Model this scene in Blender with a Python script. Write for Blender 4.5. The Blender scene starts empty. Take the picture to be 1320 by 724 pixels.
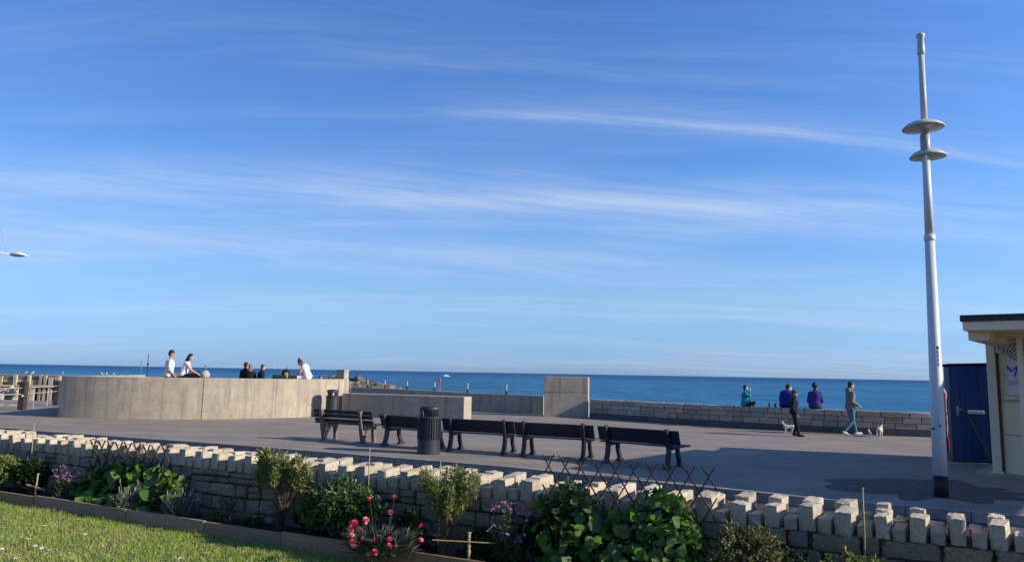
import bpy, math, random
import numpy as np
from mathutils import Vector, Matrix, noise

RND = random.Random(11)
scene = bpy.context.scene
COL = scene.collection
rad = math.radians

# ------------------------------------------------------------------ camera
F, CX, CY, CAMZ = 953.0, 660.0, 362.0, 1.8      # focal length in pixels of the 1320 x 724 photograph
PITCH, ROLL = rad(7.08), rad(1.02)
CAMROT = Matrix.Rotation(math.pi / 2 + PITCH, 3, 'X') @ Matrix.Rotation(ROLL, 3, 'Z')
cam_data = bpy.data.cameras.new('camera')
cam_data.sensor_width = 36.0
cam_data.lens = 36.0 * F / 1320.0
cam_data.clip_start = 0.05
cam_data.clip_end = 90000.0
cam = bpy.data.objects.new('camera', cam_data)
cam.matrix_world = Matrix.Translation((0, 0, CAMZ)) @ CAMROT.to_4x4()
COL.objects.link(cam)
scene.camera = cam


def ray(px, py):
    return CAMROT @ Vector(((px - CX) / F, -(py - CY) / F, -1.0))


def g(px, py, z=0.0):
    """point at height z seen at a pixel"""
    d = ray(px, py)
    t = (z - CAMZ) / d.z
    return Vector((d.x * t, d.y * t, z))


def at(px, py, Y):
    """point at depth Y seen at a pixel"""
    d = ray(px, py)
    t = Y / d.y
    return Vector((d.x * t, Y, CAMZ + d.z * t))


# ------------------------------------------------------------------ sky, sun, exposure
SUN_EL = rad(23.0)
SUN_AZ = Vector((1.0, -0.31, 0)).normalized()
world = bpy.data.worlds.new('World')
scene.world = world
world.use_nodes = True
wn, wl = world.node_tree.nodes, world.node_tree.links
wn.clear()


def wnode(t, **kw):
    n = wn.new(t)
    for k, v in kw.items():
        setattr(n, k, v)
    return n


def wmath(op, a, b=None, c=None, clamp=False):
    n = wnode('ShaderNodeMath', operation=op, use_clamp=clamp)
    for i, v in enumerate((a, b, c)):
        if v is None:
            continue
        if isinstance(v, (int, float)):
            n.inputs[i].default_value = v
        else:
            wl.new(v, n.inputs[i])
    return n.outputs[0]


def wsmooth(v, a, b):
    n = wnode('ShaderNodeMapRange', interpolation_type='SMOOTHSTEP')
    wl.new(v, n.inputs[0])
    n.inputs[1].default_value, n.inputs[2].default_value = a, b
    return n.outputs[0]


sky = wnode('ShaderNodeTexSky', sky_type='NISHITA', sun_disc=False)
sky.sun_elevation = SUN_EL
sky.sun_rotation = math.atan2(SUN_AZ.x, SUN_AZ.y)
sky.altitude = 0
sky.air_density = 1.0
sky.dust_density = 0.15
sky.ozone_density = 4.0
tc = wnode('ShaderNodeTexCoord')
sep = wnode('ShaderNodeSeparateXYZ')
wl.new(tc.outputs['Generated'], sep.inputs[0])
DX, DY, DZ = sep.outputs
yy = wmath('MAXIMUM', DY, 0.06)
az_t = wmath('DIVIDE', DX, yy)
el_t = wmath('DIVIDE', DZ, yy)
zz = wmath('MAXIMUM', wmath('ADD', DZ, 0.07), 0.03)
pu, pv = wmath('DIVIDE', DX, zz), wmath('DIVIDE', DY, zz)


def wnoise(x, y, z, scale, detail=5.0, rough=0.55, dist=0.0):
    c = wnode('ShaderNodeCombineXYZ')
    for i, v in enumerate((x, y, z)):
        if isinstance(v, (int, float)):
            c.inputs[i].default_value = v
        else:
            wl.new(v, c.inputs[i])
    n = wnode('ShaderNodeTexNoise')
    n.inputs['Scale'].default_value = scale
    n.inputs['Detail'].default_value = detail
    n.inputs['Roughness'].default_value = rough
    n.inputs['Distortion'].default_value = dist
    wl.new(c.outputs[0], n.inputs['Vector'])
    return n.outputs['Fac']


# thin high cirrus, drawn out along one direction on the cloud layer
warp = wmath('MULTIPLY', wmath('SUBTRACT', wnoise(pu, pv, 3.0, 0.35, 2.0), 0.5), 1.6)
n1 = wnoise(wmath('MULTIPLY', pu, 0.22), wmath('ADD', wmath('MULTIPLY', pv, 2.1), warp), 0.0, 1.0, 8.0, 0.70)
n2 = wnoise(wmath('MULTIPLY', pu, 0.10), wmath('ADD', wmath('MULTIPLY', pv, 0.55), warp), 7.0, 1.0, 3.0, 0.5)
cir = wmath('MULTIPLY', wsmooth(n1, 0.44, 0.78), wsmooth(n2, 0.40, 0.66))
cir = wmath('MULTIPLY', cir, 0.46)
veil = wmath('MULTIPLY', wsmooth(n2, 0.34, 0.70), 0.11)


WOB = [wmath('SUBTRACT', wnoise(az_t, sd, 0.0, 3.0, 3.0), 0.5) for sd in (1.3, 4.6)]
STX = [wmath('ADD', -0.62, wmath('MULTIPLY', wnoise(wmath('ADD', wmath('MULTIPLY', az_t, 3.5), wmath('MULTIPLY', el_t, 4.0)), wmath('ADD', wmath('MULTIPLY', el_t, 62.0), wmath('MULTIPLY', az_t, 5.0)), sd, 1.0, 7.0, 0.68, 0.6), 2.9)) for sd in (2.2,)]
STX = [wmath('MAXIMUM', STX[0], 0.06)]


def streak(pts, width, amp, a0, a1, wi, wob=0.012):
    """a drawn-out cloud line through the sky directions of three or four pixels"""
    A, E = [], []
    for (x, y) in pts:
        d = ray(x, y)
        A.append(d.x / d.y)
        E.append(d.z / d.y)
    co = np.polyfit(A, E, 2)
    q = wmath('ADD', wmath('MULTIPLY', wmath('ADD', wmath('MULTIPLY', az_t, float(co[0])), float(co[1])), az_t), float(co[2]))
    d = wmath('ABSOLUTE', wmath('SUBTRACT', wmath('SUBTRACT', el_t, q), wmath('MULTIPLY', WOB[wi], wob)))
    line = wmath('SUBTRACT', 1.0, wsmooth(d, 0.0, width))
    d0, d1 = ray(*a0), ray(*a1)
    m0 = wsmooth(az_t, d0.x / d0.y - 0.02, d0.x / d0.y + 0.22)
    m1 = wmath('SUBTRACT', 1.0, wsmooth(az_t, d1.x / d1.y - 0.3, d1.x / d1.y + 0.05))
    return wmath('MULTIPLY', wmath('MULTIPLY', wmath('MULTIPLY', line, STX[0]), wmath('MULTIPLY', m0, m1)), amp)


layers = [cir, veil,
          streak([(560, 148), (760, 148), (1000, 172), (1320, 213)], 0.011, 0.20, (540, 150), (1500, 215), 0, 0.010),
          streak([(560, 140), (760, 140), (1000, 165), (1320, 208)], 0.045, 0.09, (480, 150), (1500, 215), 1, 0.03),
          streak([(330, 246), (640, 263), (900, 262), (1200, 272)], 0.022, 0.21, (330, 250), (1180, 265), 1, 0.035),
          streak([(100, 240), (500, 250), (900, 262), (1250, 275)], 0.065, 0.26, (-200, 250), (1500, 265), 0, 0.05),
          streak([(0, 300), (300, 318), (600, 335), (900, 350)], 0.050, 0.28, (-300, 300), (1000, 350), 1, 0.05),
          streak([(330, 88), (520, 75), (740, 98), (1000, 103)], 0.020, 0.08, (300, 80), (1150, 100), 0, 0.05)]
cl = layers[0]
for l in layers[1:]:
    cl = wmath('ADD', cl, l)
cl = wmath('MINIMUM', cl, 0.75)
# clear maritime air: the low sky stays blue down to the sea horizon
ramp = wnode('ShaderNodeValToRGB')
wl.new(DZ, ramp.inputs[0])
TINT = [(0.0, (0.25, 0.40, 0.86)), (0.03, (0.31, 0.46, 0.84)), (0.10, (0.50, 0.60, 0.78)), (0.22, (0.48, 0.68, 0.94)), (0.46, (0.335, 0.63, 1.0)), (0.8, (0.25, 0.48, 0.80))]
el = ramp.color_ramp.elements
while len(el) < len(TINT):
    el.new(0.5)
for e_, (p_, c_) in zip(el, TINT):
    e_.position = p_
    e_.color = (*c_, 1)
tint = wnode('ShaderNodeMix', data_type='RGBA', blend_type='MULTIPLY')
tint.inputs[0].default_value = 1.0
wl.new(sky.outputs[0], tint.inputs[6])
wl.new(ramp.outputs[0], tint.inputs[7])
hsv = wnode('ShaderNodeVectorMath', operation='SCALE')
wl.new(wmath('ADD', 2.0, wmath('MULTIPLY', DX, 0.5)), hsv.inputs['Scale'])
wl.new(tint.outputs[2], hsv.inputs[0])
mixc = wnode('ShaderNodeMix', data_type='RGBA')
wl.new(cl, mixc.inputs[0])
wl.new(hsv.outputs[0], mixc.inputs[6])
mixc.inputs[7].default_value = (6.6, 7.6, 9.0, 1)
bg = wnode('ShaderNodeBackground')
bg.inputs[1].default_value = 0.086
wl.new(mixc.outputs[2], bg.inputs[0])
wout = wnode('ShaderNodeOutputWorld')
wl.new(bg.outputs[0], wout.inputs[0])

sun_data = bpy.data.lights.new('sun', 'SUN')
sun_data.energy = 5.0
sun_data.angle = rad(0.53)
sun_data.color = (1.0, 0.88, 0.70)
sun = bpy.data.objects.new('sun', sun_data)
COL.objects.link(sun)
SUN_VEC = Vector((SUN_AZ.x * math.cos(SUN_EL), SUN_AZ.y * math.cos(SUN_EL), math.sin(SUN_EL)))
sun.rotation_euler = SUN_VEC.to_track_quat('Z', 'Y').to_euler()
sun.location = (30, -10, 30)

scene.view_settings.view_transform = 'Standard'
scene.view_settings.look = 'None'
scene.view_settings.gamma = 1.0
scene.view_settings.exposure = 0.22
scene.view_settings.use_curve_mapping = False
scene.render.engine = 'CYCLES'
scene.cycles.max_bounces = 6
scene.cycles.transparent_max_bounces = 6

# ------------------------------------------------------------------ materials
MATS = {}


def mat(name, col, col2=None, rough=0.8, scale=8.0, detail=5.0, bump=0.0, bscale=None, orand=0.0, irand=0.0,
        spec=0.3, metal=0.0, stretch=None, transl=0.0, mid=(0.35, 0.65), bdist=0.02, coords='Object'):
    m = bpy.data.materials.new(name)
    m.use_nodes = True
    nt = m.node_tree
    n, l = nt.nodes, nt.links
    b = n['Principled BSDF']
    b.inputs['Roughness'].default_value = rough
    b.inputs['Metallic'].default_value = metal
    b.inputs['Specular IOR Level'].default_value = spec
    col2 = col2 or tuple(c * 0.8 for c in col)
    t = n.new('ShaderNodeTexCoord')
    mp = n.new('ShaderNodeMapping')
    if stretch:
        mp.inputs['Scale'].default_value = stretch
    l.new(t.outputs[coords], mp.inputs[0])
    nz = n.new('ShaderNodeTexNoise')
    nz.inputs['Scale'].default_value = scale
    nz.inputs['Detail'].default_value = detail
    nz.inputs['Roughness'].default_value = 0.62
    l.new(mp.outputs[0], nz.inputs['Vector'])
    mr = n.new('ShaderNodeMapRange')
    mr.inputs[1].default_value, mr.inputs[2].default_value = mid
    l.new(nz.outputs['Fac'], mr.inputs[0])
    mx = n.new('ShaderNodeMix')
    mx.data_type = 'RGBA'
    mx.inputs[6].default_value = (*col, 1)
    mx.inputs[7].default_value = (*col2, 1)
    l.new(mr.outputs[0], mx.inputs[0])
    out = mx.outputs[2]
    for amt, src in ((orand, 'o'), (irand, 'i')):
        if amt <= 0:
            continue
        if src == 'o':
            s = n.new('ShaderNodeObjectInfo').outputs['Random']
        else:
            s = n.new('ShaderNodeNewGeometry').outputs['Random Per Island']
        r = n.new('ShaderNodeMapRange')
        r.inputs[3].default_value, r.inputs[4].default_value = 1 - amt, 1 + amt
        l.new(s, r.inputs[0])
        h = n.new('ShaderNodeHueSaturation')
        l.new(out, h.inputs['Color'])
        l.new(r.outputs[0], h.inputs['Value'])
        wnz = n.new('ShaderNodeTexWhiteNoise')
        wnz.noise_dimensions = '1D'
        l.new(s, wnz.inputs['W'])
        r2 = n.new('ShaderNodeMapRange')
        r2.inputs[3].default_value, r2.inputs[4].default_value = 0.5 - amt * 0.05, 0.5 + amt * 0.05
        l.new(wnz.outputs['Value'], r2.inputs[0])
        l.new(r2.outputs[0], h.inputs['Hue'])
        r3 = n.new('ShaderNodeMapRange')
        r3.inputs[3].default_value, r3.inputs[4].default_value = 1 - amt * 0.9, 1 + amt * 0.9
        wn2 = n.new('ShaderNodeTexWhiteNoise')
        wn2.noise_dimensions = '1D'
        ad = n.new('ShaderNodeMath')
        ad.operation = 'ADD'
        ad.inputs[1].default_value = 3.7
        l.new(s, ad.inputs[0])
        l.new(ad.outputs[0], wn2.inputs['W'])
        l.new(wn2.outputs['Value'], r3.inputs[0])
        l.new(r3.outputs[0], h.inputs['Saturation'])
        out = h.outputs[0]
    l.new(out, b.inputs['Base Color'])
    if bump > 0:
        bz = n.new('ShaderNodeTexNoise')
        bz.inputs['Scale'].default_value = bscale or scale * 4
        bz.inputs['Detail'].default_value = 6
        l.new(mp.outputs[0], bz.inputs['Vector'])
        bp = n.new('ShaderNodeBump')
        bp.inputs['Strength'].default_value = bump
        bp.inputs['Distance'].default_value = bdist
        l.new(bz.outputs['Fac'], bp.inputs['Height'])
        l.new(bp.outputs[0], b.inputs['Normal'])
    if transl > 0:
        tr = n.new('ShaderNodeBsdfTranslucent')
        l.new(out, tr.inputs[0])
        ms = n.new('ShaderNodeMixShader')
        ms.inputs[0].default_value = transl
        l.new(b.outputs[0], ms.inputs[1])
        l.new(tr.outputs[0], ms.inputs[2])
        l.new(ms.outputs[0], n['Material Output'].inputs[0])
    MATS[name] = m
    return m


def second_layer(m, col, scale, lo, hi, stretch=None, coords='Object', bump=None, vec_off=(0, 0, 0)):
    """mix a second colour over a material where another noise is high (stains, wear, patches)"""
    nt = m.node_tree
    n, l = nt.nodes, nt.links
    b = n['Principled BSDF']
    src = b.inputs['Base Color'].links[0].from_socket
    t = n.new('ShaderNodeTexCoord')
    mp = n.new('ShaderNodeMapping')
    mp.inputs['Location'].default_value = vec_off
    if stretch:
        mp.inputs['Scale'].default_value = stretch
    l.new(t.outputs[coords], mp.inputs[0])
    nz = n.new('ShaderNodeTexNoise')
    nz.inputs['Scale'].default_value = scale
    nz.inputs['Detail'].default_value = 6
    nz.inputs['Roughness'].default_value = 0.65
    l.new(mp.outputs[0], nz.inputs['Vector'])
    mr = n.new('ShaderNodeMapRange')
    mr.inputs[1].default_value, mr.inputs[2].default_value = lo, hi
    l.new(nz.outputs['Fac'], mr.inputs[0])
    mx = n.new('ShaderNodeMix')
    mx.data_type = 'RGBA'
    l.new(mr.outputs[0], mx.inputs[0])
    l.new(src, mx.inputs[6])
    mx.inputs[7].default_value = (*col, 1)
    l.new(mx.outputs[2], b.inputs['Base Color'])
    return m


asph = mat('asphalt', (0.295, 0.25, 0.20), (0.205, 0.176, 0.144), 0.9, 26.0, 8, 0.5, 120.0, spec=0.25, bdist=0.01)
second_layer(asph, (0.36, 0.305, 0.245), 0.5, 0.42, 0.72, (1, 2.2, 1))
second_layer(asph, (0.20, 0.175, 0.155), 3.5, 0.56, 0.80, (0.5, 1.6, 1), vec_off=(1, 7, 0))
second_layer(asph, (0.20, 0.175, 0.157), 0.9, 0.60, 0.74, (0.6, 1.6, 1), vec_off=(5, 3, 0))
second_layer(asph, (0.10, 0.09, 0.08), 5.5, 0.69, 0.73, (0.8, 1.2, 1), vec_off=(4, 1, 0))
road_mat = mat('worn_tarmac', (0.075, 0.06, 0.055), (0.05, 0.042, 0.04), 0.95, 40.0, 6, 0.4, 160.0)
patch_mat = mat('patched_tarmac', (0.15, 0.13, 0.115), (0.075, 0.067, 0.062), 0.9, 7.0, 6, 0.5, 120.0)
kerb_mat = mat('kerb_concrete', (0.36, 0.32, 0.27), (0.24, 0.215, 0.185), 0.9, 6.0, 6, 0.3, 60.0, orand=0.12)
conc = mat('concrete', (0.45, 0.39, 0.295), (0.35, 0.305, 0.24), 0.9, 2.2, 6, 0.35, 30.0, orand=0.05, bdist=0.02)
second_layer(conc, (0.22, 0.195, 0.16), 1.9, 0.48, 0.76, (2.6, 2.6, 0.22))
second_layer(conc, (0.20, 0.185, 0.155), 9.0, 0.58, 0.74, (1, 1, 0.5), vec_off=(2, 5, 3))
second_layer(conc, (0.31, 0.27, 0.21), 5.0, 0.54, 0.72, (0.4, 0.4, 4.0))
second_layer(conc, (0.52, 0.45, 0.33), 3.0, 0.56, 0.76, (1.4, 1.4, 0.5), vec_off=(9, 2, 4))
joint_mat = mat('joint_filler', (0.07, 0.065, 0.06), rough=0.95)
seastone = mat('sea_wall_stone', (0.52, 0.425, 0.33), (0.38, 0.31, 0.245), 0.92, 7.0, 6, 0.6, 40.0, orand=0.22, bdist=0.03)
plinth_mat = mat('plinth_render', (0.13, 0.125, 0.125), (0.085, 0.085, 0.09), 0.9, 4.0, 6, 0.4, 40.0)
mortar = mat('mortar', (0.13, 0.115, 0.095), (0.07, 0.062, 0.055), 0.95, 20.0, 6, 0.6, 60.0)
stone = mat('limestone', (0.50, 0.41, 0.285), (0.33, 0.26, 0.175), 0.92, 9.0, 6, 0.85, 34.0, orand=0.22, bdist=0.03)
second_layer(stone, (0.22, 0.18, 0.13), 7.0, 0.54, 0.70)
second_layer(stone, (0.10, 0.09, 0.075), 22.0, 0.62, 0.74)
second_layer(stone, (0.50, 0.30, 0.13), 3.0, 0.66, 0.80, vec_off=(3, 8, 1))
cope = mat('coping_limestone', (0.80, 0.71, 0.55), (0.64, 0.54, 0.39), 0.92, 9.0, 6, 0.9, 30.0, orand=0.16, bdist=0.03)
second_layer(cope, (0.38, 0.32, 0.235), 9.0, 0.54, 0.72)
second_layer(cope, (0.15, 0.135, 0.11), 22.0, 0.58, 0.70)
second_layer(cope, (0.55, 0.36, 0.17), 3.0, 0.60, 0.76, vec_off=(3, 8, 1))
soil = mat('soil', (0.05, 0.036, 0.026), (0.025, 0.018, 0.014), 0.95, 18.0, 6, 0.9, 40.0)
lawn_mat = mat('lawn', (0.13, 0.15, 0.04), (0.16, 0.16, 0.055), 0.95, 3.0, 6, 0.4, 60.0)
timber = mat('timber_board', (0.40, 0.27, 0.17), (0.26, 0.17, 0.11), 0.9, 5.0, 6, 0.4, 30.0, orand=0.15, stretch=(1, 6, 14))
sand = mat('sand', (0.34, 0.28, 0.20), (0.27, 0.215, 0.15), 0.95, 0.6, 6, 0.3, 8.0)
grass_mat = mat('grass_blades', (0.31, 0.42, 0.085), (0.43, 0.45, 0.15), 0.7, 1.3, 4, irand=0.35, transl=0.35, spec=0.2)
daisy_mat = mat('daisy_petals', (0.80, 0.80, 0.78), rough=0.7)
dark_iron = mat('dark_iron', (0.016, 0.019, 0.030), (0.028, 0.031, 0.042), 0.42, 14.0, 5, 0.2, 60.0, spec=0.5)
navy_wood = mat('painted_slat', (0.010, 0.013, 0.026), (0.019, 0.023, 0.038), 0.5, 10.0, 5, 0.25, 40.0, stretch=(1, 8, 8), orand=0.2, spec=0.5)
seat_grey = mat('weathered_skylit_seat', (0.095, 0.10, 0.12), (0.06, 0.065, 0.08), 0.6, 10.0, 5, 0.25, 40.0, stretch=(1, 8, 8), orand=0.2)  # weathered grey, lightened to paint sky light onto the seat tops
worn_wood = mat('weathered_wood', (0.235, 0.19, 0.14), (0.14, 0.11, 0.085), 0.9, 8.0, 6, 0.4, 40.0, stretch=(6, 6, 1.5))
bin_mat = mat('bin_plastic', (0.022, 0.027, 0.036), (0.034, 0.039, 0.048), 0.45, 6.0, 4, spec=0.5)
white_paint = mat('white_pole_paint', (0.72, 0.73, 0.73), (0.62, 0.63, 0.62), 0.5, 4.0, 6, spec=0.4, stretch=(2, 2, 0.4))
second_layer(white_paint, (0.40, 0.38, 0.34), 7.0, 0.66, 0.78, (1, 1, 0.25))
grey_metal = mat('grey_metal', (0.36, 0.37, 0.36), (0.27, 0.28, 0.28), 0.45, 6.0, 5, spec=0.5)
lens_mat = mat('lamp_glass', (0.50, 0.52, 0.53), (0.40, 0.42, 0.43), 0.2, 8.0, 3, spec=0.6)
black_paint = mat('black_paint', (0.012, 0.013, 0.017), (0.022, 0.023, 0.026), 0.55, 10.0)
text_black = mat('letter_black', (0.02, 0.02, 0.025), rough=0.6)
cream = mat('cream_render', (0.86, 0.75, 0.48), (0.82, 0.71, 0.45), 0.8, 2.0, 6, 0.15, 60.0)
second_layer(cream, (0.42, 0.36, 0.23), 2.5, 0.62, 0.8, (1, 1, 0.3))
cream_pale = mat('cream_trim', (0.80, 0.71, 0.50), (0.72, 0.63, 0.44), 0.75, 3.0, 5, 0.1, 50.0)
felt = mat('roof_felt', (0.045, 0.055, 0.06), (0.03, 0.037, 0.04), 0.85, 12.0, 5, 0.3, 80.0)
blue_door = mat('blue_boards', (0.010, 0.055, 0.195), (0.008, 0.038, 0.145), 0.5, 5.0, 5, 0.15, 50.0, stretch=(6, 6, 0.6), orand=0.12, spec=0.4)
navy_side = mat('navy_boards', (0.008, 0.022, 0.055), (0.006, 0.016, 0.04), 0.6, 5.0, 5, 0.1, 50.0)
sign_white = mat('sign_board', (0.74, 0.74, 0.78), (0.70, 0.70, 0.74), 0.4, 3.0)
sign_blue = mat('sign_blue', (0.02, 0.14, 0.55), rough=0.5)
sign_pink = mat('sign_pink', (0.62, 0.35, 0.38), rough=0.5)
logo_red = mat('logo_maroon', (0.25, 0.03, 0.06), rough=0.5)
plastic_white = mat('white_plastic', (0.74, 0.75, 0.76), (0.66, 0.67, 0.68), 0.4, 6.0)
pier_pale = mat('bleached_timber', (0.50, 0.43, 0.32), (0.35, 0.29, 0.21), 0.9, 3.0, 6, 0.3, 20.0, orand=0.25, stretch=(2, 2, 0.6))
pier_dark = mat('tarred_timber', (0.055, 0.04, 0.035), (0.03, 0.025, 0.022), 0.85, 5.0, 6, 0.3, 30.0, orand=0.2)
rail_grey = mat('galvanised_rail', (0.44, 0.43, 0.40), (0.34, 0.33, 0.31), 0.5, 8.0, 4, spec=0.5)
rock_mat = mat('armour_rock', (0.20, 0.175, 0.15), (0.12, 0.105, 0.09), 0.92, 1.5, 6, 0.8, 6.0, orand=0.3, bdist=0.08)
orange_mat = mat('orange_marker', (0.45, 0.11, 0.05), rough=0.6)
bamboo = mat('cane', (0.42, 0.32, 0.17), (0.31, 0.225, 0.115), 0.6, 10.0, 4, orand=0.15, stretch=(6, 6, 1))
stake_mat = mat('stake_wood', (0.46, 0.36, 0.23), (0.34, 0.26, 0.16), 0.85, 10.0, 4, 0.2, 60.0, stretch=(6, 6, 1))
trellis_mat = mat('trellis_wood', (0.07, 0.05, 0.038), (0.035, 0.026, 0.021), 0.8, 12.0, 4, orand=0.2)
skin = mat('skin', (0.58, 0.33, 0.235), (0.52, 0.285, 0.20), 0.55, 12.0, 4, spec=0.35)
skin_tan = mat('skin_tanned', (0.44, 0.225, 0.145), (0.38, 0.19, 0.125), 0.55, 12.0, 4, spec=0.35)
eye_mat = mat('eye', (0.03, 0.025, 0.022), rough=0.3)
mouth_mat = mat('lips', (0.33, 0.10, 0.085), rough=0.5)


def cloth(name, c, var=0.75):
    return mat(name, c, tuple(v * var for v in c), 0.9, 14.0, 5, 0.5, 22.0, spec=0.15, bdist=0.02)


# ------------------------------------------------------------------ mesh helpers
def link(o, parent=None):
    COL.objects.link(o)
    if parent:
        o.parent = parent
    return o


def tag(o, label=None, cat=None, group=None, kind=None):
    if label:
        o['label'] = label
    if cat:
        o['category'] = cat
    if group:
        o['group'] = group
    if kind:
        o['kind'] = kind
    return o


def thing(name, label, cat, loc=(0, 0, 0), rotz=0.0, group=None):
    o = bpy.data.objects.new(name, None)
    o.empty_display_size = 0.1
    link(o)
    o.location = loc
    o.rotation_euler = (0, 0, rotz)
    return tag(o, label, cat, group)


class MB:
    def __init__(self):
        self.v, self.f = [], []

    def add(self, vs, fs):
        o = len(self.v)
        self.v.extend([tuple(p) for p in vs])
        self.f.extend([tuple(i + o for i in q) for q in fs])
        return self

    def box(self, x0, x1, y0, y1, z0, z1, M=None):
        vs = [Vector(p) for p in ((x0, y0, z0), (x1, y0, z0), (x1, y1, z0), (x0, y1, z0),
                                  (x0, y0, z1), (x1, y0, z1), (x1, y1, z1), (x0, y1, z1))]
        if M:
            vs = [M @ p for p in vs]
        return self.add(vs, [(0, 3, 2, 1), (4, 5, 6, 7), (0, 1, 5, 4), (1, 2, 6, 5), (2, 3, 7, 6), (3, 0, 4, 7)])

    def bar(self, a, b, w, h, up=(0, 0, 1)):
        """rectangular bar from a to b, w across, h along up"""
        a, b = Vector(a), Vector(b)
        d = (b - a).normalized()
        s = d.cross(Vector(up))
        if s.length < 1e-4:
            s = d.cross(Vector((1, 0, 0)))
        s.normalize()
        u = s.cross(d)
        vs = []
        for p in (a, b):
            for (i, j) in ((-1, -1), (1, -1), (1, 1), (-1, 1)):
                vs.append(p + s * (w / 2 * i) + u * (h / 2 * j))
        return self.add(vs, [(0, 1, 2, 3), (7, 6, 5, 4), (0, 4, 5, 1), (1, 5, 6, 2), (2, 6, 7, 3), (3, 7, 4, 0)])

    def tube(self, pts, r, n=8, cap=True, flat=1.0):
        pts = [Vector(p) for p in pts]
        if not isinstance(r, (list, tuple)):
            r = [r] * len(pts)
        vs = []
        ref = Vector((0, 0, 1))
        d0 = (pts[-1] - pts[0]).normalized()
        if abs(d0.z) > 0.9:
            ref = Vector((1, 0, 0))
        for i, p in enumerate(pts):
            d = (pts[min(i + 1, len(pts) - 1)] - pts[max(i - 1, 0)]).normalized()
            s = d.cross(ref).normalized()
            u = s.cross(d)
            for k in range(n):
                a = 2 * math.pi * k / n
                vs.append(p + s * (math.cos(a) * r[i]) + u * (math.sin(a) * r[i] * flat))
        fs = []
        for i in range(len(pts) - 1):
            for k in range(n):
                k2 = (k + 1) % n
                fs.append((i * n + k, i * n + k2, (i + 1) * n + k2, (i + 1) * n + k))
        if cap:
            fs.append(tuple(range(n - 1, -1, -1)))
            fs.append(tuple((len(pts) - 1) * n + k for k in range(n)))
        return self.add(vs, fs)

    def lathe(self, prof, n=24, c=(0, 0, 0), cap=True):
        vs = []
        for (r, z) in prof:
            for k in range(n):
                a = 2 * math.pi * k / n
                vs.append((c[0] + r * math.cos(a), c[1] + r * math.sin(a), c[2] + z))
        fs = []
        for i in range(len(prof) - 1):
            for k in range(n):
                k2 = (k + 1) % n
                fs.append((i * n + k, i * n + k2, (i + 1) * n + k2, (i + 1) * n + k))
        if cap:
            fs.append(tuple(range(n - 1, -1, -1)))
            fs.append(tuple((len(prof) - 1) * n + k for k in range(n)))
        return self.add(vs, fs)

    def ell(self, c, r, n=12, m=8, M=None):
        c = Vector(c)
        vs = []
        for i in range(m + 1):
            t = math.pi * i / m
            for k in range(n):
                a = 2 * math.pi * k / n
                p = Vector((r[0] * math.sin(t) * math.cos(a), r[1] * math.sin(t) * math.sin(a), -r[2] * math.cos(t)))
                if M:
                    p = M @ p
                vs.append(c + p)
        fs = []
        for i in range(m):
            for k in range(n):
                k2 = (k + 1) % n
                fs.append((i * n + k, i * n + k2, (i + 1) * n + k2, (i + 1) * n + k))
        return self.add(vs, fs)

    def cap(self, a, b, ra, rb, n=10):
        """tapered capsule"""
        a, b = Vector(a), Vector(b)
        d = b - a
        L = d.length
        if L < 1e-5:
            return self.ell(a, (ra, ra, ra))
        d /= L
        pts, rr = [], []
        for t in (-0.98, -0.8, -0.45):
            pts.append(a + d * (ra * t))
            rr.append(ra * math.sqrt(1 - t * t))
        pts.append(a)
        rr.append(ra)
        pts.append(b)
        rr.append(rb)
        for t in (0.45, 0.8, 0.98):
            pts.append(b + d * (rb * t))
            rr.append(rb * math.sqrt(1 - t * t))
        return self.tube(pts, rr, n)

    def rings(self, rg, n=16):
        """loft through (center, axis_x, axis_y) rings"""
        vs = []
        for (c, ax, ay) in rg:
            for k in range(n):
                a = 2 * math.pi * k / n
                vs.append(Vector(c) + Vector(ax) * math.cos(a) + Vector(ay) * math.sin(a))
        fs = []
        for i in range(len(rg) - 1):
            for k in range(n):
                k2 = (k + 1) % n
                fs.append((i * n + k, i * n + k2, (i + 1) * n + k2, (i + 1) * n + k))
        fs.append(tuple(range(n - 1, -1, -1)))
        fs.append(tuple((len(rg) - 1) * n + k for k in range(n)))
        return self.add(vs, fs)

    def mesh(self, name):
        me = bpy.data.meshes.new(name)
        me.from_pydata(self.v, [], self.f)
        me.update()
        return me

    def build(self, name, m, parent=None, smooth=False, bevel=0.0):
        me = self.mesh(name)
        me.materials.append(m)
        if smooth:
            me.polygons.foreach_set('use_smooth', [True] * len(me.polygons))
        o = link(bpy.data.objects.new(name, me), parent)
        if bevel:
            b = o.modifiers.new('bevel', 'BEVEL')
            b.width = bevel
            b.segments = 2
            b.limit_method = 'ANGLE'
        if smooth == 'auto':
            me.polygons.foreach_set('use_smooth', [False] * len(me.polygons))
        return o


def inst(name, me, parent, loc, rot=(0, 0, 0), sc=(1, 1, 1)):
    o = link(bpy.data.objects.new(name, me), parent)
    o.location = loc
    o.rotation_euler = rot
    o.scale = sc
    return o


def prism(pts, z0, z1):
    n = len(pts)
    m = MB()
    vs = [(p[0], p[1], z0) for p in pts] + [(p[0], p[1], z1) for p in pts]
    fs = [tuple(range(n - 1, -1, -1)), tuple(range(n, 2 * n))]
    for k in range(n):
        k2 = (k + 1) % n
        fs.append((k, k2, n + k2, n + k))
    return m.add(vs, fs)


def sheet(name, pts, m, z=0.0):
    mb = MB().add([(p[0], p[1], p[2] if len(p) > 2 else z) for p in pts], [tuple(range(len(pts)))])
    return tag(mb.build(name, m), kind='structure')


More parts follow.
